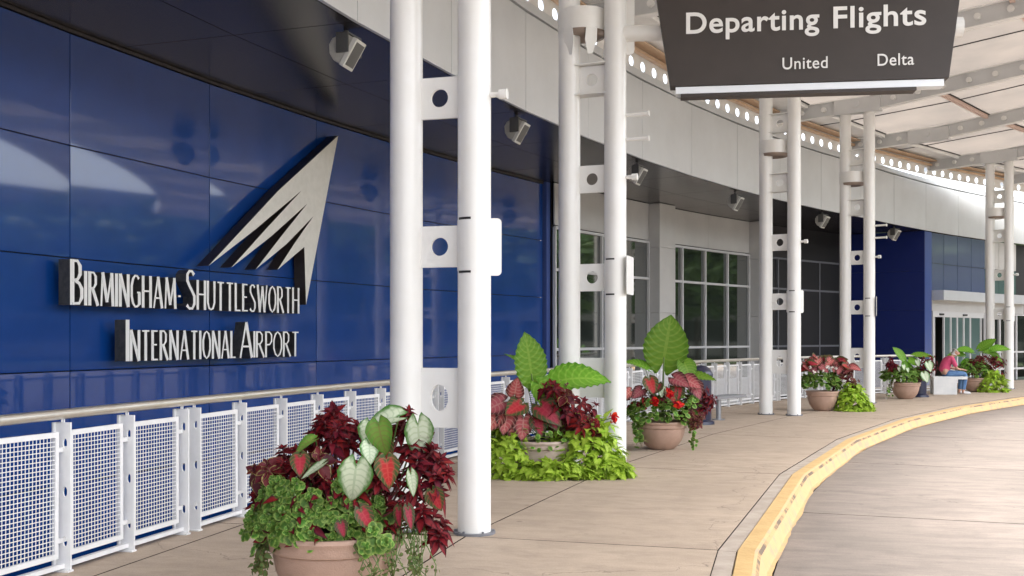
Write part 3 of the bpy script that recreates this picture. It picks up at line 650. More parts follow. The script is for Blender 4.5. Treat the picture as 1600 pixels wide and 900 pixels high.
# ---------------------------------------------------------------- lettering on the blue wall
AX, AY, DX, DY = -4.86, 11.97, .35529, .93476
lettm = Matrix(((DX, DY, 0, AX), (DY, -DX, 0, AY), (0, 0, 1, 0), (0, 0, 0, 1)))   # x along the wall, y = out from the wall, z up
G = {
 'B': (.36, [[(0, 0), (0, 1)], [(0, .97), (.2, .97), (.3, .86), (.3, .68), (.2, .56), (0, .53)], [(.1, .53), (.26, .48), (.36, .36), (.36, .17), (.26, .04), (0, .03)]]),
 'I': (0, [[(0, 0), (0, 1)]]),
 'R': (.40, [[(0, 0), (0, 1)], [(0, .97), (.2, .97), (.31, .86), (.31, .64), (.2, .52), (0, .5)], [(.14, .5), (.42, 0)]]),
 'M': (.62, [[(0, 0), (.07, 1)], [(.07, 1), (.31, .12)], [(.31, .12), (.55, 1)], [(.55, 1), (.62, 0)]]),
 'N': (.44, [[(0, 0), (0, 1)], [(0, 1), (.44, 0)], [(.44, 0), (.44, 1)]]),
 'G': (.46, [[(.42, .88), (.32, .97), (.2, .98), (.08, .88), (0, .66), (0, .34), (.08, .12), (.2, .02), (.33, .03), (.44, .1)], [(.44, .08), (.44, .46)], [(.3, .46), (.5, .46)]]),
 'H': (.44, [[(0, 0), (0, 1)], [(.44, 0), (.44, 1)], [(0, .52), (.44, .52)]]),
 'A': (.50, [[(0, 0), (.25, 1)], [(.25, 1), (.5, 0)], [(.09, .32), (.41, .32)]]),
 'S': (.36, [[(.33, .88), (.24, .97), (.12, .97), (.03, .88), (.03, .72), (.12, .6), (.25, .46), (.35, .34), (.35, .15), (.26, .03), (.12, .02), (0, .11)]]),
 'U': (.42, [[(0, 1), (0, .26), (.08, .07), (.2, .02), (.33, .07), (.42, .26), (.42, 1)]]),
 'T': (.42, [[(.21, 0), (.21, 1)], [(0, .97), (.42, .97)]]),
 'L': (.32, [[(0, 1), (0, 0)], [(0, .03), (.32, .03)]]),
 'E': (.30, [[(0, 0), (0, 1)], [(0, .97), (.3, .97)], [(0, .52), (.25, .52)], [(0, .03), (.31, .03)]]),
 'W': (.66, [[(0, 1), (.16, 0)], [(.16, 0), (.33, .95)], [(.33, .95), (.49, 0)], [(.49, 0), (.66, 1)]]),
 'O': (.48, [[(.24, .98), (.09, .88), (0, .66), (0, .34), (.09, .12), (.24, .02), (.39, .12), (.48, .34), (.48, .66), (.39, .88), (.24, .98)]]),
 'P': (.34, [[(0, 0), (0, 1)], [(0, .97), (.22, .97), (.34, .85), (.34, .62), (.22, .49), (0, .47)]]),
 '-': (.16, [[(0, .42), (.16, .42)]])}
def glyph(ch, x0, z0, h, parent, depth=.17, hs=1.0):
    wd, strokes = G[ch]; mb = MB()
    for si, st in enumerate(strokes):
        eps = .0015 * si; thick, thin = .108 * h, .052 * h
        loop = st[0] == st[-1] and len(st) > 2
        pts = [Vector((x0 + x * h * hs, z0 + z * h)) for x, z in st]; L = []; Rr = []; n = len(pts)
        for i, p in enumerate(pts):
            if loop: d = pts[(i + 1) % (n - 1)] - pts[(i - 1) % (n - 1)]
            else: d = pts[min(i + 1, n - 1)] - pts[max(i - 1, 0)]
            d.normalize(); wd_ = thin + (thick - thin) * abs(d.y) ** 1.5
            if ch in 'AMWN' and d.x * d.y > 0: wd_ *= .62
            if not loop and i in (0, n - 1) and abs(d.y) > .5: wd_ *= 1.22
            nn = Vector((-d.y, d.x)) * wd_ / 2; L.append(p + nn); Rr.append(p - nn)
        base = len(mb.v)
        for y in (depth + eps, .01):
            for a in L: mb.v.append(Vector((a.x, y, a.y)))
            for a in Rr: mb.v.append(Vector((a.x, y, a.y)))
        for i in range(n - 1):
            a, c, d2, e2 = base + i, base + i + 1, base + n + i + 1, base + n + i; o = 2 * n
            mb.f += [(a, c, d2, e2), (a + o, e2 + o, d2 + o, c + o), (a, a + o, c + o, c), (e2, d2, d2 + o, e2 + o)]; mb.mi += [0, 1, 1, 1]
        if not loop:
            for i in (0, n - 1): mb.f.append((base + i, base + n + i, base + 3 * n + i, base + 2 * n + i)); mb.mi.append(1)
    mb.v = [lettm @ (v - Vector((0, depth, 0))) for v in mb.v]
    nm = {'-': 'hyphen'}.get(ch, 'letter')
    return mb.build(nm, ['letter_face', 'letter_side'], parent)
sg = empty('airport_name_sign', lettm @ Vector((0, 0, 1.9)), 'silver raised letters reading Birmingham-Shuttlesworth International Airport on the blue wall', 'lettering')
def word(txt, x0, x1, z0, hb, hs_, parent):
    tot = 0; adv = []
    for i, ch in enumerate(txt):
        h = hb if i == 0 else hs_; adv.append(h)
    raw = sum(G[c][0] * a for c, a in zip(txt, adv)); gap = .165 * hs_
    sc_ = (x1 - x0 - gap * (len(txt) - 1)) / raw; x = x0
    for ch, h in zip(txt, adv): glyph(ch, x, z0, h, parent, hs=sc_); x += G[ch][0] * h * sc_ + gap
word('BIRMINGHAM-', .03, 1.90, 1.915, .505, .385, sg)
word('SHUTTLESWORTH', 2.02, 4.66, 1.915, .505, .385, sg)
word('INTERNATIONAL', .92, 3.07, 1.275, .49, .37, sg)
word('AIRPORT', 3.18, 4.66, 1.275, .49, .37, sg)
lg = [(5.84, 4.79), (4.095, 3.675), (2.466, 2.495), (3.55, 3.08), (4.742, 3.769), (3.85, 3.14), (2.973, 2.506), (3.95, 3.02), (4.908, 3.591), (4.2, 3.04), (3.543, 2.512), (4.33, 2.93), (5.085, 3.418), (4.55, 2.96), (4.095, 2.54), (4.825, 2.928), (4.874, 2.054)]
from mathutils.geometry import tessellate_polygon
tri = tessellate_polygon([[Vector((x, z, 0)) for x, z in lg]]); k_ = len(lg); mb = MB()
mb.v = [lettm @ Vector((x, 0, z)) for x, z in lg] + [lettm @ Vector((x, -.19, z)) for x, z in lg]
mb.f = [tuple(t) for t in tri] + [tuple(k_ + i for i in reversed(t)) for t in tri] + [(i, k_ + i, k_ + (i + 1) % k_, (i + 1) % k_) for i in range(k_)]
mb.mi = [0] * len(tri) * 2 + [1] * k_
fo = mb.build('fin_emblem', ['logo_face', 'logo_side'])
tagit(fo, 'large silver winged fin emblem standing out from the blue wall above the letters', 'emblem')
# ---------------------------------------------------------------- overhead sign
sl0, sr0 = Vector((1.85, 12.70, 0)), Vector((4.93, 12.27, 0)); dS = (sr0 - sl0).normalized(); LS = (sr0 - sl0).length; oS = Vector((dS.y, -dS.x, 0))
smx = Matrix(((dS.x, oS.x, 0, sl0.x), (dS.y, oS.y, 0, sl0.y), (0, 0, 1, 4.485), (0, 0, 0, 1)))        # y towards the viewer
sgn = empty('departures_sign', smx, 'dark brown overhead sign reading Departing Flights, United and Delta, hung from a column arm', 'sign')
mb = MB(); HS = 1.75; sk = .155
T0 = [(0, 0), (LS, 0), (LS + sk * HS * .85, HS), (-sk * HS, HS)]
mb.add([smx @ Vector((x, 0, z)) for x, z in T0] + [smx @ Vector((x, -.22, z)) for x, z in T0], [(0, 1, 2, 3), (7, 6, 5, 4)] + [(i, 4 + i, 4 + (i + 1) % 4, (i + 1) % 4) for i in range(4)])
mb.build('sign_box', 'sign', sgn, bevel=.006)
mb = MB(); mb.box(.06, LS - .05, -.20, -.02, -.085, -.006, smx); mb.build('lamp_strip', 'strip', sgn)
mb = MB(); mb.box(.12, LS - .35, -.21, -.01, -.125, -.088, smx); mb.build('lamp_tray', 'sign', sgn)
mb = MB(); mb.tube([P(1.0, .0, 5.20), smx @ Vector((LS + .17, -.36, .66))], .095, 24); mb.build('support_arm', 'white', sgn, smooth='auto')
mb = MB(); pe = smx @ Vector((LS + .17, -.36, .66)); mb.tube([pe - dS * .03, pe + dS * .06], .118, 24); mb.tube([pe - dS * .10, pe - dS * .06], .125, 24); mb.build('arm_flange', 'white', sgn, smooth='auto')
mb = MB()
for x in (.35, LS - .3): mb.box(x, x + .08, -.5, -.22, .55, .8, smx)
mb.build('hanger', 'white', sgn)
cu = bpy.data.curves.new('t', 'FONT'); cu.body = 'D'; cu.size = 1; to = bpy.data.objects.new('tmp', cu); col.objects.link(to); bpy.context.view_layer.update()
me = bpy.data.meshes.new_from_object(to.evaluated_get(bpy.context.evaluated_depsgraph_get())); CAPH = max(v.co.y for v in me.vertices); bpy.data.objects.remove(to)
def text(s, x0, x1, z0, hcap, bold, name):
    cu = bpy.data.curves.new(name, 'FONT'); cu.body = s; cu.size = 1; cu.extrude = .004; cu.offset = bold; cu.resolution_u = 6; cu.space_character = 1.06
    to = bpy.data.objects.new('tmp', cu); col.objects.link(to); bpy.context.view_layer.update()
    me = bpy.data.meshes.new_from_object(to.evaluated_get(bpy.context.evaluated_depsgraph_get())); bpy.data.objects.remove(to)
    xs = [v.co.x for v in me.vertices]; a, c = min(xs), max(xs); sx = (x1 - x0) / (c - a); sz = hcap / CAPH
    for v in me.vertices: v.co = Vector((x0 + (v.co.x - a) * sx, .006 + v.co.z, z0 + v.co.y * sz))
    me.materials.clear(); me.materials.append(M['sign_text']); o = bpy.data.objects.new(name, me); col.objects.link(o); o.parent = sgn; return o
def sx_(px): 
    m = (px - 800) / 1700; return (m * sl0.y - sl0.x) / (dS.x - m * dS.y)
text('Departing', sx_(1072), sx_(1280), 5.09 - 4.485 + .005, .235, .016, 'heading_word')
text('Flights', sx_(1302), sx_(1447), 5.09 - 4.485 + .005, .235, .016, 'heading_word')
text('United', sx_(1222.5), sx_(1293), 4.64 - 4.485, .132, .004, 'airline_text')
text('Delta', sx_(1371), sx_(1428), 4.645 - 4.485, .132, .004, 'airline_text')
# ---------------------------------------------------------------- leaves
def leaf_mesh(name, m, outline, rows=8, cross=4, droop=.35, fold=.25, ripple=0., nrip=9, notch=0.):
    # outline: half widths along the leaf; y runs from stalk to tip, length 1
    mb = MB(); uv = []; k = len(outline) - 1
    for i in range(rows + 1):
        t = i / rows; f = t * k; a = int(min(f, k - 1)); h = outline[a] + (outline[a + 1] - outline[a]) * (f - a)
        for j in range(cross + 1):
            s = -1 + 2 * j / cross; back = notch * (1 - t) ** 1.4 * math.sin(PI * .72 * abs(s))
            y = t - back; z = -droop * t * t + fold * abs(s) * h + (ripple * math.sin(nrip * 2 * PI * (t - abs(s) * .3)) * abs(s))
            w_ = h * (1 + (ripple * 1.4 * math.cos(nrip * 2 * PI * (t - .3)) if abs(s) > .9 else 0))
            mb.v.append(Vector((s * w_, y, z))); uv.append((.5 + s / 2, t))
    for i in range(rows):
        for j in range(cross):
            a = i * (cross + 1) + j; mb.f.append((a, a + 1, a + cross + 2, a + cross + 1)); mb.mi.append(0)
    mb.uv = uv; return local(mb, name, m, smooth=True)
HEART = [.20, .40, .48, .48, .43, .35, .25, .13, .0]; LANCE = [.02, .14, .21, .24, .22, .18, .12, .06, 0]; EAR = [.20, .40, .50, .54, .53, .47, .36, .20, 0]
LOBE = [.10, .42, .36, .27, .24, .18, .11, .05, 0]; OVAL = [.03, .2, .3, .34, .34, .3, .22, .12, 0]; ROUND = [.12, .36, .48, .53, .54, .5, .42, .28, .08]
LM = {}
for d_, (dr, fo_) in enumerate(((.2, .2), (.5, .3), (.05, .12))):
    LM['coleus', d_] = leaf_mesh('leaf', 'coleus', LANCE, 6, 2, dr, fo_ + .3, .02, 5)
    LM['coleus_edge', d_] = leaf_mesh('leaf', 'coleus_edge', OVAL, 6, 4, dr, fo_ + .2, .02, 5)
    for nm in ('cal_white', 'cal_red', 'cal_pink', 'cal_green'): LM[nm, d_] = leaf_mesh('leaf', nm, HEART, 10, 6, dr, fo_, .012, 4, notch=.28)
    LM['elephant', d_] = leaf_mesh('leaf', 'elephant', EAR, 36, 8, dr * .8, fo_ * .7, .022, 10, notch=.25)
    LM['geranium', d_] = leaf_mesh('leaf', 'geranium', ROUND, 7, 6, dr * .4, -.15, .07, 3, notch=.12)
    LM['lime', d_] = leaf_mesh('leaf', 'lime', [.16, .38, .40, .34, .27, .2, .12, .06, 0], 8, 4, dr * .8, fo_ * .6, .0, 4, notch=.22)
    LM['vine', d_] = leaf_mesh('leaf', 'vine', OVAL, 4, 2, dr, fo_ + .2)
    LM['petal', d_] = leaf_mesh('petal', 'petal', ROUND, 3, 2, dr, fo_)
    LM['petal_white', d_] = leaf_mesh('petal', 'petal_white', ROUND, 3, 2, dr, fo_)
def aim(pos, tip, up, size, roll=0., wid=1.):
    y = Vector(tip).normalized(); z = Vector(up); z = z - y * z.dot(y)
    if z.length < 1e-3: z = Vector((1, 0, 0)).cross(y)
    z.normalize(); x = y.cross(z); m = Matrix(((x.x, y.x, z.x, 0), (x.y, y.y, z.y, 0), (x.z, y.z, z.z, 0), (0, 0, 0, 1)))
    return Matrix.Translation(pos) @ m @ Matrix.Rotation(roll, 4, 'Y') @ Matrix.Diagonal((size * wid, size, size, 1))
def rv(r): return Vector((r.gauss(0, 1), r.gauss(0, 1), r.gauss(0, 1))).normalized()
class Plants:
    """plants of one pot: each kind is a part, its leaves are sub-parts; past 300 of a kind the rest is joined"""
    def __init__(s, root, seed): s.root = root; s.W0 = W[root.name]; s.r = random.Random(seed); s.parts = {}; s.n = {}; s.extra = {}; s.stems = {}
    def part(s, nm):
        if nm not in s.parts: s.parts[nm] = empty(nm, s.W0, parent=s.root); s.n[nm] = 0; s.extra[nm] = []
        return s.parts[nm]
    def leaf(s, plant, kind, pos, tip, up, size, roll=0., wid=1.):
        p = s.part(plant); m = s.W0 @ aim(Vector(pos), tip, up, size, roll, wid); me = LM[kind, s.r.randrange(3)]
        if s.n[plant] < 298: inst(me, 'leaf' if not kind.startswith('petal') else 'petal', p, m); s.n[plant] += 1
        else: s.extra[plant].append((me, m))
    def stem(s, plant, pts, r, m='stem'):
        s.part(plant); s.stems.setdefault((plant, m), MB()).tube([s.W0 @ Vector(p) for p in pts], r, 6)
    def finish(s):
        for (pl, m), mb in s.stems.items(): mb.build('stems', m, s.parts[pl], smooth=True, kind='stuff')
        for pl, ex in s.extra.items():
            if not ex: continue
            mb = MB(); mb.uv = []
            for me, m in ex:
                n = len(mb.v); mb.v += [m @ v.co for v in me.vertices]; uvs = [None] * len(me.vertices)
                ul = me.uv_layers[0].data
                for p in me.polygons:
                    for li in p.loop_indices: uvs[me.loops[li].vertex_index] = tuple(ul[li].uv)
                    mb.f.append(tuple(n + i for i in p.vertices)); mb.mi.append(0)
                mb.uv += uvs
            mb.build('small_leaves', ex[0][0].materials[0].name.split('.')[0] , s.parts[pl], smooth=True, kind='stuff')
    def whorl(s, plant, kind, c, size, layers=3, per=5, axis=(0, 0, 1), base=(0, 0, .4)):
        r = s.r; ax = (Vector(axis) + rv(r) * .2).normalized(); c = Vector(c); t1 = ax.orthogonal().normalized(); t2 = ax.cross(t1); a0 = r.random() * 6
        for l in range(layers):
            f = l / max(1, layers - 1); sz = size * (1.1 - .6 * f)
            for k in range(per):
                a = a0 + 2 * PI * (k + .5 * l) / per + r.uniform(-.25, .25); d = (t1 * math.cos(a) + t2 * math.sin(a)) + ax * (-.15 + .85 * f) + rv(r) * .12
                s.leaf(plant, kind, c + ax * size * .5 * f, d, ax * 1.0 + rv(r) * .2, sz * r.uniform(.8, 1.15), r.uniform(-.3, .3))
        s.stem(plant, [base, Vector(base).lerp(c, .5) + Vector((0, 0, .03)), c + ax * size * .4], .006, 'stem_red' if kind.startswith('coleus') else 'stem')
    def mound(s, plant, kind, c, rad, n, size, flat=.5, zmin=None, inner=.75):
        r = s.r; c = Vector(c)
        for _ in range(int(n * (2.6 if kind == 'lime' else 1.25))):
            d = rv(r)
            if d.z < -.35: d.z = -d.z
            q = r.uniform(inner, 1.03) * (1 + .12 * noise.noise(d * 2.3 + c)); p = c + Vector((d.x * rad[0], d.y * rad[1], d.z * rad[2])) * q
            if zmin is not None and p.z < zmin: p.z = zmin + r.uniform(0, .04)
            tip = Vector((d.x, d.y, 0)) * .9 + rv(r) * .6 + Vector((0, 0, -.25)); up = d + Vector((0, 0, flat)) + rv(r) * .35
            s.leaf(plant, kind, p, tip, up, size * r.uniform(.65, 1.2), r.uniform(-.2, .2))
    def trail(s, plant, kind, pts, size, n, spread=.03):
        r = s.r; P_ = [Vector(p) for p in pts]; s.stem(plant, P_, .003)
        for i in range(n):
            f = r.random() * (len(P_) - 1); a = int(min(f, len(P_) - 2)); p = P_[a].lerp(P_[a + 1], f - a) + rv(r) * spread
            s.leaf(plant, kind, p, rv(r) + Vector((0, 0, -.5)), rv(r) + Vector((0, -.6, .5)), size * r.uniform(.6, 1.2))
    def flower(s, kind, c, size, n=14):
        for _ in range(n):
            d = rv(s.r); d.y = -abs(d.y); s.leaf('geranium_flowers', kind, Vector(c) + d * size * .3, rv(s.r), d, size * .6)
    def ear(s, pos, tip, up, size, base, kind='elephant', wid=1., plant='elephant_ear'):
        s.leaf(plant, kind, pos, tip, up, size, 0, wid); pos = Vector(pos); base = Vector(base)
        s.stem(plant, [base, base.lerp(pos, .55) + Vector((0, 0, .04)), pos + Vector(tip).normalized() * size * .12], [.016 * size / .5, .011 * size / .5, .006 * size / .5])
def pot(e, r, h, m):
    mb = MB(); k = r / .38; t = h / .42
    prof = [(.0, 0), (.17, 0), (.19, .01), (.24, .05), (.30, .13), (.335, .22), (.352, .30), (.352, .318), (.372, .326), (.378, .345), (.375, .37), (.385, .385), (.392, .40), (.385, .42), (.365, .422), (.35, .41), (.335, .38), (.32, .30)]
    mb.lathe([(a * k, z * t) for a, z in prof], 56); mb.v = [W[e.name] @ v for v in mb.v]; mb.build('bowl', m, e, smooth='auto')
    mb = MB(); mb.lathe([(0, .385 * t), (.2 * k, .39 * t), (.345 * k, .37 * t)], 32); mb.v = [W[e.name] @ v for v in mb.v]; mb.build('soil', 'soil', e)
PG = 'clay bowl planters in a row along the pavement'
# pot 1: big one in front
e = empty('flower_planter', (-1.02, 6.27, 0), 'nearest terracotta bowl planter, dark red coleus and white heart leaves above ruffled green leaves', 'planter', PG)
pot(e, .38, .445, 'pot'); q = Plants(e, 3); r = q.r; q.W0 = q.W0 @ Matrix.Diagonal((.92, .92, 1, 1))
q.mound('geranium', 'geranium', (-.06, -.02, .46), (.44, .36, .24), 260, .062, .6, inner=.8)
for k in range(85):
    a = r.uniform(-2.9, -.4); h_ = r.random(); x = -.08 + .48 * math.cos(a) * (1 - .3 * h_); y = .40 * math.sin(a) * (1 - .25 * h_); q.whorl('ruffled_green', 'geranium', (x, y, .44 + .32 * h_), .05, 2, 5, (x * .6, -.8, .6), (x * .6, y * .4, .42))
q.mound('coleus_dark_fill', 'coleus', (-.06, -.03, .52), (.45, .38, .27), 110, .085, .5, inner=.9)  # dark leaves added to stand for shaded gaps between the green ones
q.mound('coleus_dark_fill', 'coleus', (.05, .05, .55), (.46, .36, .34), 150, .11, .4, inner=.6)
for c, sz in [((-.10, -.02, .98), .11), ((-.01, .05, 1.08), .12), ((.06, -.03, 1.02), .115), ((-.16, .08, .93), .11), ((.0, -.12, .93), .12), ((.08, -.02, .92), .11), ((-.05, .0, 1.03), .12), ((.12, .08, 1.0), .10), ((-.10, .1, 1.03), .11), ((.03, -.1, 1.0), .10),
              ((.45, .0, 1.10), .08), ((.42, .03, 1.0), .09),
              ((.58, -.02, .86), .13), ((.64, .02, .80), .13), ((.52, -.1, .80), .13), ((.61, -.06, .72), .13), ((.55, .05, .92), .12), ((.68, 0, .74), .11), ((.50, -.1, .68), .12), ((.63, 0, .64), .11), ((.47, .0, .88), .12),
              ((.60, -.05, .47), .12), ((.64, -.08, .39), .11), ((.55, -.12, .53), .11), ((.66, .0, .44), .11),
              ((-.22, -.15, .80), .09), ((.08, -.22, .80), .09), ((-.02, -.25, .74), .08), ((.30, -.25, .74), .09), ((-.30, -.2, .66), .08), ((.42, -.2, .58), .09), ((.40, .05, 1.0), .11), ((.30, .08, .96), .11), ((-.32, .0, .86), .10), ((-.40, -.05, .78), .10), ((-.44, .03, .70), .10), ((-.30, -.12, .79), .10), ((-.22, -.05, .86), .11), ((-.47, -.05, .60), .09), ((.30, .0, .86), .12), ((.36, -.15, .76), .11), ((.22, -.05, .93), .11)]:
    q.whorl('coleus', 'coleus', c, sz, 3, 6, (c[0] * .6, -.35, .8), (c[0] * .4, c[1] * .5, .42))
for c in [(-.38, -.18, .80), (-.12, -.22, .84), (-.06, -.25, .86), (-.45, -.12, .77)]: q.whorl('coleus_edged', 'coleus_edge', c, .11, 2, 5, (c[0] * .5, -.6, .6), (c[0] * .5, 0, .42))
def C(kind, x, z, tip, size, y=-.33, up=(0, -1, .25), wid=1.):
    size *= .9 if kind == 'cal_white' else .85; tip = Vector(tip) + rv(r) * .18; up = Vector(up) + rv(r) * .25
    q.leaf('caladium', kind, (x, y, z), tip, up, size, 0, wid); q.stem('caladium', [(x * .6, 0, .45), (x, y * .5, z - .02), (x, y, z)], .005)
C('cal_white', .19, .86, (-.02, -.1, -1), .25, -.40, (0, -1, .3), .98)
C('cal_white', .235, 1.06, (.1, -.3, -.8), .17, -.12, (.1, -1, .6)); C('cal_white', .40, 1.10, (-1, -.2, .05), .27, -.1, (0, -.5, 1), .8); C('cal_green', .30, 1.07, (.35, -.3, -1), .21, -.22, (-.1, -1, .5))
C('cal_white', .52, 1.06, (.25, -.1, -1), .25, -.02, (.5, -1, .3), .9); C('cal_white', .24, .96, (.2, -.2, -.7), .14, -.2)
C('cal_green', -.10, .98, (-1, -.3, -.35), .16, -.2, (-.2, -.8, 1), .8); C('cal_red', -.16, .90, (.0, -.4, -.8), .15, -.3); C('cal_white', -.02, .86, (-1, -.1, -.45), .17, -.33, (0, -.8, 1), .5)
C('cal_red', .36, .88, (.15, -.3, -1), .19, -.32, (.1, -1, .4)); C('cal_red', .33, .98, (.1, -.2, -1), .17, -.2, (-.1, -1, .3)); C('cal_white', .50, .80, (.35, -.1, -1), .15, -.28, (.2, -1, .3), .6)
C('cal_red', .22, .62, (.5, -.2, -.9), .17, -.42, (0, -1, .4), .8); C('cal_red', .44, .62, (-.1, -.1, -1), .14, -.38, (-.3, -1, .2), .6); C('cal_red', .49, .62, (.15, -.1, -1), .15, -.36, (.2, -1, .2), .6)
C('cal_red', .62, .68, (.4, -.1, -1), .15, -.12); C('cal_red', .10, .55, (.2, -.3, -.8), .1, -.42)
for k in range(9): a = -2.9 + r.uniform(-.3, .35); x, y = .42 * math.cos(a), .42 * math.sin(a) * .6; q.trail('creeping_vine', 'vine', [(x * .9, y, .44), (x - .03, y - .02, .38), (x - .03 + r.uniform(-.05, .02), y - .04, .2 + r.uniform(0, .14))], .05, 16)
for k in range(26):
    x = r.uniform(.2, .56); y = -math.sqrt(max(0, .40 ** 2 - min(x, .38) ** 2)) - .02
    q.trail('twiggy_trailer', 'vine', [(x, y + .1, .50), (x + r.uniform(-.03, .05), y - .04, .42), (x + r.uniform(-.05, .10), y - .06, .28), (x + r.uniform(-.06, .12), y - .05, .16 + r.uniform(-.1, .1))], .032, 12, .02)
for x, z in ((.29, .50), (.36, .44), (.25, .42)): q.whorl('broad_green_sprig', 'elephant' if 0 else 'geranium', (x, -.42, z), .062, 3, 5, (.1, -.9, .4), (x, -.3, .4))
q.finish()
# pot 2: behind the nearest columns, with lime vine on the ground
e = empty('flower_planter', (.33, 12.35, 0), 'clay bowl ringed by lime green vine on the ground, between the nearest column pairs', 'planter', PG)
pot(e, .38, .40, 'pot_pale'); q = Plants(e, 5); r = q.r
q.ear((-.10, .0, 1.08), (-.14, -.1, 1), (.55, -1, .15), .55, (0, 0, .4), wid=.72); q.ear((.16, 0, 1.05), (1, -.15, .3), (-.1, -.75, .9), .60, (.02, 0, .4), wid=.70)
q.ear((-.02, -.1, 1.02), (.75, -.3, -.75), (.2, -1, .7), .42, (.0, 0, .4), wid=.8); q.ear((-.2, .05, 1.2), (-.5, 0, .8), (.9, -.3, .3), .26, (-.03, 0, .4), wid=.6)
for x, z, t, s_, kd in [(-.42, .84, (-.8, -.3, -.35), .26, 'cal_pink'), (-.30, .92, (.1, -.3, .6), .2, 'cal_pink'), (-.38, .72, (-.2, -.3, -1), .24, 'cal_pink'), (-.20, .66, (-.1, -.3, -1), .24, 'cal_pink'), (-.48, .70, (-.6, -.3, -.8), .22, 'cal_pink'),
                        (-.02, .80, (.5, -.4, -.35), .28, 'cal_red'), (-.05, .66, (.2, -.4, -.8), .2, 'cal_red'), (-.22, .82, (-.5, -.4, -.3), .24, 'cal_red'), (-.30, .60, (-.2, -.3, -1), .18, 'cal_pink'), (.08, .72, (.4, -.3, -.8), .2, 'cal_red')]:
    q.leaf('caladium', kd, (x, -.25, z), t, (0, -1, .45), s_ * 1.1); q.stem('caladium', [(0, 0, .4), (x * .7, -.1, z - .05), (x, -.25, z)], .005)
for k in range(44):
    a = r.random(); x = .08 + .58 * a + r.uniform(-.1, .1); z = .98 - .42 * a + r.uniform(-.24, .08); q.whorl('coleus', 'coleus' if k % 4 else 'coleus_edge', (x, -.12 + r.uniform(-.18, .15), max(.35, z)), .125, 2, 5, (x * .8, -.5, .6), (.1, 0, .4))
q.mound('geranium', 'geranium', (-.02, -.05, .40), (.40, .36, .22), 170, .06, .5, inner=.8)
q.mound('sweet_potato_vine', 'lime', (.5, -.02, .02), (.50, .42, .66), 330, .115, .8, .02, .7)
q.mound('sweet_potato_vine', 'lime', (.72, -.22, .0), (.30, .25, .28), 110, .11, .8, .02, .6)
q.mound('sweet_potato_vine', 'lime', (-.36, -.15, .0), (.30, .36, .56), 150, .115, .8, .02, .75); q.mound('sweet_potato_vine', 'lime', (.1, -.42, .0), (.5, .14, .22), 130, .11, .8, .02, .6); q.mound('sweet_potato_vine', 'lime', (-.38, -.05, .4), (.2, .2, .22), 40, .12, .8, .02, .7)
q.flower('petal', (.80, -.25, .66), .09, 18); q.stem('geranium_flowers', [(.3, 0, .45), (.6, -.1, .6), (.80, -.24, .66)], .005)
q.finish()
# pot 3
e = empty('flower_planter', (2.09, 15.2, 0), 'rounded clay bowl with one huge ribbed green elephant ear leaf and small red flowers', 'planter', PG)
pot(e, .35, .39, 'pot'); q = Plants(e, 8); r = q.r
q.ear((.02, .0, 1.20), (.16, -.12, 1), (-.05, -1, .25), .68, (.02, 0, .4), wid=.86); q.ear((.30, -.05, 1.22), (.25, -.4, -.55), (.2, -1, .5), .30, (.05, 0, .4), wid=.9)
q.ear((-.20, .0, 1.12), (-.75, .1, .5), (.3, -.6, .8), .34, (-.05, 0, .4), wid=.55); q.ear((.38, .0, 1.02), (1, -.2, -.02), (0, -.5, 1), .38, (.05, 0, .4), wid=.6)
for x, z, t, s_, kd in [(-.20, .98, (.2, -.3, -.6), .24, 'cal_red'), (-.08, .92, (-.4, -.3, -.6), .2, 'cal_red'), (.14, 1.0, (.5, -.4, -.25), .26, 'cal_pink'), (.30, .98, (.6, -.4, -.3), .26, 'cal_pink'), (.42, .92, (.3, -.4, -.8), .24, 'cal_pink'), (.08, .84, (.3, -.3, -.8), .22, 'cal_red'),
                        (-.30, .84, (-.6, -.3, -.5), .2, 'cal_pink'), (.20, .88, (0, -.3, -1), .2, 'cal_red'), (-.45, .82, (-.6, -.3, -.5), .18, 'cal_pink'), (-.02, .86, (-.1, -.3, -.8), .14, 'cal_white')]:
    q.leaf('caladium', kd, (x, -.2, z), t, (0, -1, .5), s_); q.stem('caladium', [(0, 0, .4), (x * .7, -.1, z - .05), (x, -.2, z)], .005)
q.mound('geranium', 'geranium', (-.02, -.02, .50), (.46, .40, .26), 330, .075, .5, inner=.8); q.mound('geranium', 'geranium', (.26, -.1, .66), (.24, .25, .18), 90, .07, .5, inner=.8); q.mound('coleus_dark_fill', 'coleus', (-.1, .0, .66), (.5, .3, .2), 90, .1)
for k in range(16):
    f = k / 15; q.whorl('coleus', 'coleus', (.50 + .16 * math.sin(f * 3) + r.uniform(-.06, .06), -.05 + r.uniform(-.1, .1), .86 - .36 * f), .10, 2, 5, (.8, -.4, .3), (.2, 0, .42))
for k in range(8): q.whorl('copper_coleus', 'coleus_edge', (.30 + r.uniform(0, .26), -.25, .40 + r.uniform(-.1, .12)), .085, 2, 5, (.4, -.8, .2), (.2, -.1, .42))
for k in range(8): q.trail('creeping_vine', 'geranium', [(-.3, -.2, .44), (-.38, -.24, .34), (-.34 + r.uniform(-.05, .05), -.26, .1 + r.uniform(-.05, .1))], .07, 9, .05)
for k in range(4): q.trail('creeping_vine', 'geranium', [(.33, -.2, .42), (.40, -.24, .3), (.40 + r.uniform(-.03, .03), -.25, .04)], .05, 10, .03)
for x, z in ((-.15, .68), (.17, .64), (.05, .80)): q.flower('petal', (x, -.42, z), .095, 22)
q.finish()
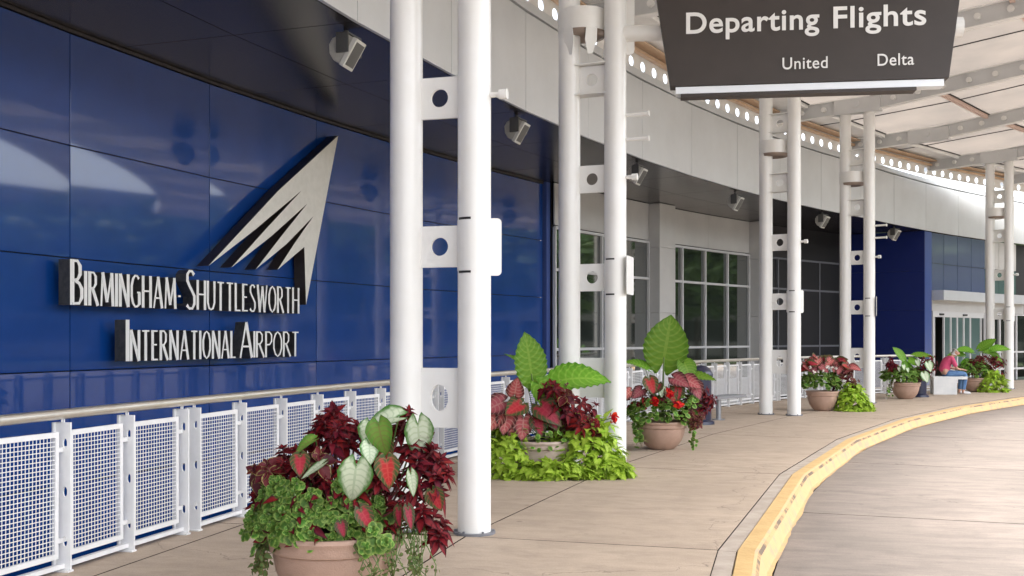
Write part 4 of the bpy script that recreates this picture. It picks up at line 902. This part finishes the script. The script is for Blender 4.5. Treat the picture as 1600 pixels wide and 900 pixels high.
# pot 4
e = empty('flower_planter', (6.62, 23.2, 0), 'clay bowl of salmon pink leaves with a lime green vine spilling down its right side', 'planter', PG)
pot(e, .34, .42, 'pot'); q = Plants(e, 11); r = q.r
q.mound('geranium', 'geranium', (-.05, 0, .58), (.42, .34, .30), 230, .09, .5)
for k in range(40): x = r.uniform(-.36, .62); z = 1.12 - .5 * abs(x - .05) ** 1.6 + r.uniform(-.16, .05); q.leaf('caladium', 'cal_pink' if k % 3 else 'cal_red', (x, r.uniform(-.2, .1), z), (r.uniform(-1, 1), -.4, r.uniform(-.8, .3)), (0, -1, .7), .22)
for k in range(14): x = r.uniform(.35, .68); q.whorl('coleus', 'coleus_edge', (x, -.1, 1.0 - (x - .3) * .9 + r.uniform(-.2, .1)), .12, 2, 5, (.6, -.6, .4), (.2, 0, .4))
q.mound('sweet_potato_vine', 'lime', (.60, -.1, .05), (.33, .30, .55), 240, .12, .8, .02); q.mound('sweet_potato_vine', 'lime', (.85, -.15, .0), (.2, .25, .22), 60, .11, .8, .02)
for k in range(7): q.flower('petal_white', (-.35 + .09 * k, -.32, .86 + r.uniform(-.06, .08)), .06, 8)
q.finish()
# pot 5
e = empty('flower_planter', (10.02, 27.7, 0), 'clay bowl with dark red coleus and white heart leaves before the shaded blue wall', 'planter', PG)
pot(e, .36, .42, 'pot'); q = Plants(e, 13); r = q.r
q.mound('geranium', 'geranium', (-.05, 0, .56), (.56, .36, .26), 300, .10, .5)
q.ear((-.05, 0, 1.0), (-.6, -.1, .8), (.4, -1, .4), .42, (0, 0, .4), wid=.6); q.ear((.1, 0, 1.0), (.5, -.3, -.3), (0, -1, .6), .3, (0, 0, .4), wid=.7); q.ear((.25, 0, 1.1), (1, 0, .05), (0, -.6, 1), .5, (0, 0, .4), wid=.5); q.ear((-.02, 0, .9), (.3, -.3, -.8), (0, -1, .4), .35, (0, 0, .4), wid=.7)
for k in range(26): x = r.choice((-.36, .52, .42, .6)) + r.uniform(-.12, .12); q.whorl('coleus', 'coleus', (x, -.1, .84 + r.uniform(-.2, .2)), .12, 2, 5, (x, -.5, .5), (x * .5, 0, .4))
for x, z, s_ in ((.16, .98, .16), (.44, .92, .24), (.34, .66, .26), (-.18, .86, .12), (-.30, .80, .1), (-.08, .78, .1)): q.leaf('caladium', 'cal_white', (x, -.35, z), (.2, -.3, -.8), (0, -1, .5), s_)
for k in range(6): q.trail('white_edged_vine', 'petal_white' if k % 2 else 'geranium', [(-.4, -.2, .5), (-.5, -.22, .3), (-.5 + r.uniform(-.08, .08), -.24, .08)], .06, 9, .06)
q.finish()
# pot 6, right of the seated person
e = empty('flower_planter', (13.35, 31.35, 0), 'farthest planter with big green leaves and a lime vine, right beside the seated person', 'planter', PG)
pot(e, .36, .40, 'pot'); q = Plants(e, 17); r = q.r
for pos, tip, s_ in [((.15, 0, 1.25), (.7, -.2, .5), .5), ((.25, 0, 1.15), (1, -.2, .0), .48), ((-.1, 0, 1.15), (-.9, -.2, .35), .46), ((-.35, 0, 1.05), (-1, -.1, .3), .42), ((.5, 0, 1.2), (.8, -.3, .3), .46), ((.5, 0, 1.0), (.7, -.3, -.5), .4), ((-.2, 0, .9), (-.6, -.4, -.5), .36), ((-.3, -.1, .7), (-.5, -.4, -.5), .36)]: q.ear(pos, tip, (0, -.6, .9), s_, (0, 0, .4), wid=.7)
q.mound('geranium', 'geranium', (-.05, 0, .6), (.45, .36, .34), 200, .11, .5)
for k in range(30): x = r.uniform(-.2, .75); q.whorl('coleus', 'coleus' if k % 3 else 'coleus_edge', (x, -.15, .95 - .3 * abs(x - .2) + r.uniform(-.3, .12)), .13, 2, 5, (x, -.5, .5), (x * .5, 0, .4))
q.mound('sweet_potato_vine', 'lime', (.38, -.28, .05), (.42, .3, .55), 230, .12, .8, .02)
q.finish()
# ---------------------------------------------------------------- small furniture
e = empty('metal_bench', (4.0, 20.6, 0), 'low grey metal bench on a single post, behind the pot with the huge green leaf', 'bench')
bmx = Matrix.Translation((3.92, 20.6, 0)) @ Matrix.Rotation(R_(52), 4, 'Z')
mb = MB()
for i in range(9): mb.box(-.75, .75, -.20 + i * .045, -.165 + i * .045, .43, .455, bmx)
mb.box(-.75, .75, -.21, .215, .405, .43, bmx); mb.build('seat', 'bench_metal', e, bevel=.003)
for x in (-.02, ):
    mb = MB(); mb.tube([bmx @ Vector((x, 0, 0)), bmx @ Vector((x, 0, .41))], .05, 16); mb.tube([bmx @ Vector((x, 0, 0)), bmx @ Vector((x, 0, .02))], .12, 20); mb.build('leg', 'bench_metal', e, smooth='auto')
def litter(x, y, lb, h=1.06, r_=.21):
    e = empty('litter_bin', (x, y, 0), lb, 'litter bin', 'dark litter bins by the railing')
    mb = MB(); mb.lathe([(0, .0), (r_ + .06, 0), (r_ + .05, .05), (r_, .08), (r_, h * .80), (r_ * .98, h * .80)], 32, (x, y, 0)); mb.build('body', 'bin', e, smooth='auto')
    mb = MB(); mb.lathe([(r_ + .03, h * .80), (r_ + .035, h * .84), (r_ * .9, h * .94), (r_ * .5, h * .99), (0, h)], 32, (x, y, 0)); mb.build('lid', 'bin', e, smooth='auto')
    mb = MB()
    for a in (0, 90, 180, 270): t = R_(a + 30); mb.box(-.02, .02, -.02, .02, h * .76, h * .86, Matrix.Translation((x + r_ * math.cos(t), y + r_ * math.sin(t), 0)))
    mb.build('lid_support', 'bin', e)
litter(3.38, 19.6, 'dark navy domed litter bin half hidden behind the pot with the huge green leaf')
litter(10.72, 28.6, 'dark litter bin whose foot shows at the right of the pot with white heart leaves', .8, .17)
# block bench with a seated person
BX, BY = 11.55, 29.75
e = empty('block_bench', (BX, BY, 0), 'white slab bench with a solid end panel, under the seated person', 'bench')
mb = MB(); mb.box(BX - .02, BX + .62, BY, BY + .09, 0, .47); mb.build('end_panel', 'block', e, bevel=.006)
mb = MB(); mb.box(BX + .60 + 1.15, BX + .69 + 1.15, BY + .0, BY + .5, 0, .4); mb.build('support', 'block', e, bevel=.006)
mb = MB(); mb.box(BX, BX + .95, BY + .095, BY + .62, .41, .49); mb.build('seat', 'block', e, bevel=.006)
bpy.data.objects.remove([o for o in e.children if o.name.startswith('support')][0])
mb = MB(); mb.box(BX + .1, BX + .55, BY + .5, BY + .58, 0, .41); mb.build('support', 'block', e, bevel=.006)
def skin(chains, name, m, parent, mtx, sub=2, label=None):
    me = bpy.data.meshes.new(name); vs_ = []; es = []; rr = []; idx = {}
    for ch in chains:
        prev = None
        for (x, y, z, r_) in ch:
            key = (round(x, 4), round(y, 4), round(z, 4))
            if key not in idx: idx[key] = len(vs_); vs_.append((x, y, z)); rr.append(r_)
            if prev is not None: es.append((prev, idx[key]))
            prev = idx[key]
    me.from_pydata(vs_, es, []); o = bpy.data.objects.new('tmp', me); col.objects.link(o)
    o.modifiers.new('s', 'SKIN'); md = o.modifiers.new('u', 'SUBSURF'); md.levels = sub; md.render_levels = sub
    for i, sv in enumerate(me.skin_vertices[0].data):
        rx = rr[i]; sv.radius = (rx, rx) if not isinstance(rx, tuple) else rx; sv.use_root = i == 0
    bpy.context.view_layer.update()
    nm = bpy.data.meshes.new_from_object(o.evaluated_get(bpy.context.evaluated_depsgraph_get())); bpy.data.objects.remove(o)
    nm.materials.clear(); nm.materials.append(M[m])
    for p in nm.polygons: p.use_smooth = True
    q = bpy.data.objects.new(name, nm); col.objects.link(q); q.parent = parent; q.matrix_basis = W[parent.name].inverted() @ mtx; W[q.name] = mtx.copy()
    return q
PM = Matrix.Translation((BX + .42, BY + .32, -.01))
pe_ = empty('person', PM, 'person in a pink shirt and blue jeans sitting hunched on the white bench, looking down', 'person')
arms = []; legs = []; hands = []
for s in (-1, 1):
    arms.append([(.12, 0, .98, .10), (.13, s * .17, .97, .055), (.19, s * .21, .82, .045), (.24, s * .21, .72, .038), (.34, s * .14, .70, .032), (.43, s * .08, .69, .024), (.46, s * .065, .685, .026)])
    for k, (dy, ln, dz) in enumerate(((-.028, .07, .0), (-.01, .085, .005), (.01, .08, .003), (.027, .065, -.002))):
        arms.append([(.46, s * .065, .685, .026), (.50, s * .065 + dy, .68 + dz, .0105), (.50 + ln * .5, s * .065 + dy, .672 + dz, .0095), (.50 + ln * .85, s * .065 + dy, .645 + dz, .008)])
    arms.append([(.46, s * .065, .685, .026), (.475, s * .065 - s * .035, .70, .011), (.505, s * .065 - s * .04, .70, .009)])
    legs.append([(.0, 0, .58, .13), (.02, s * .09, .575, .095), (.27, s * .12, .58, .078), (.50, s * .13, .57, .062), (.49, s * .13, .40, .055), (.45, s * .13, .12, .042)])
torso = [(.0, 0, .58, .13), (-.02, 0, .72, .13), (.03, 0, .87, .135), (.12, 0, .98, .10), (.19, 0, 1.05, .055), (.24, 0, 1.08, .055)]
head = [(.24, 0, 1.08, .055), (.27, 0, 1.13, .085), (.31, 0, 1.165, .092), (.33, 0, 1.20, .075)]
feet = [[(.45, s * .13, .12, .042), (.44, s * .13, .06, .045), (.52, s * .14, .04, .035), (.60, s * .145, .035, .03)] for s in (-1, 1)]
face = [[(.31, 0, 1.165, .092), (.385, 0, 1.125, .022), (.405, 0, 1.10, .014)]] + [[(.31, 0, 1.165, .092), (.30, s * .088, 1.15, .02), (.29, s * .10, 1.165, .015)] for s in (-1, 1)]
skin([torso + head[1:]] + arms + legs + feet + face, 'body', 'skin', pe_, PM)
skin([[(-.015, 0, .60, .15)] + [(a, b_, c, r_ + .02) for a, b_, c, r_ in torso[1:4]] + [(.165, 0, 1.03, .075)]] + [[(x, y, z, r_ + .016) for x, y, z, r_ in ch[:3]] + [(ch[3][0] - .02, ch[3][1], ch[3][2] + .03, .054)] for ch in arms if len(ch) == 7], 'polo_shirt', 'shirt', pe_, PM)
skin([[(.0, 0, .58, .145), (-.01, 0, .66, .14)]] + [[(x, y, z, r_ + .015) for x, y, z, r_ in ch] for ch in legs], 'jeans', 'jeans', pe_, PM)
for s in (-1, 1): skin([[(.425, s * .13, .06, .05), (.50, s * .14, .05, .05), (.60, s * .145, .045, .042), (.65, s * .15, .04, .03)]], 'shoe', 'shoe', pe_, PM)
skin([[(.25, 0, 1.16, .075), (.285, 0, 1.20, .092), (.32, 0, 1.235, .07)], [(.25, 0, 1.16, .075), (.235, 0, 1.12, .055)]], 'hair', 'hair', pe_, PM)
ey = MB()
for s in (-1, 1): ey.lathe([(0, -.008), (.009, 0), (0, .008)], 8, PM @ Vector((.375, s * .032, 1.155)))
ey.build('eyes', 'dark', pe_)
# ---------------------------------------------------------------- across the road (mirrored in the glossy panels and glass)
gar = empty('parking_garage', (64, 40, -.2), 'concrete parking garage across the road, seen only mirrored in the wall and glass', 'building')
for lv in range(5):
    mb = MB(); mb.box(60, 95, -60, 150, lv * 2.9 + .1, lv * 2.9 + 1.25); mb.build('parapet', 'garage', gar)
mb = MB(); mb.box(62, 94, -58, 148, -.2, 12.0); mb.build('core', 'garage_dark', gar)
mb = MB()
for y in range(-60, 151, 9): mb.box(59.8, 60.6, y, y + .6, -.2, 12.7)
mb.build('pilasters', 'garage', gar)
cl = MB(); cl.uv = None; rr = random.Random(4)
for _ in range(3600):
    d = rv(rr); p = d * rr.uniform(.55, 1.0); p = Vector((p.x, p.y, p.z * .85)) * (1 + .3 * noise.noise(d * 2)); a = rv(rr) * .085; b_ = rv(rr) * .085; cl.add([p - a, p + b_, p + a, p - b_], [(0, 1, 2, 3)])
crown_me = local(cl, 'crown', 'tree_leaf')
ORD = ['first', 'second', 'third', 'fourth', 'fifth', 'sixth', 'seventh', 'eighth', 'ninth', 'last']
for i, (x, y, h) in enumerate([(49, -12, 9), (47, -1, 8.5), (48, 9, 10), (46, 19, 9), (48, 28, 11), (46, 38, 9.5), (48, 48, 10.5), (46, 58, 9), (49, 69, 11), (47, 82, 10)]):
    e = empty('street_tree', (x, y, -.2), ORD[i] + ' leafy tree of the row before the parking garage across the road', 'tree', 'street trees across the road')
    mb = MB(); mb.tube([(x, y, -.2), (x + .1, y, h * .35), (x, y + .1, h * .7)], [.2, .15, .07], 8)
    for a in range(5): t = a * 1.3; mb.tube([(x, y, h * .38), (x + math.cos(t) * h * .2, y + math.sin(t) * h * .2, h * .65)], [.08, .03], 6)
    mb.build('trunk', 'bark', e, smooth=True)
    inst(crown_me, 'crown', e, Matrix.Translation((x, y, h * .66)) @ Matrix.Rotation(i * 1.1, 4, 'Z') @ Matrix.Diagonal((h * .52, h * .62, h * .44, 1)))
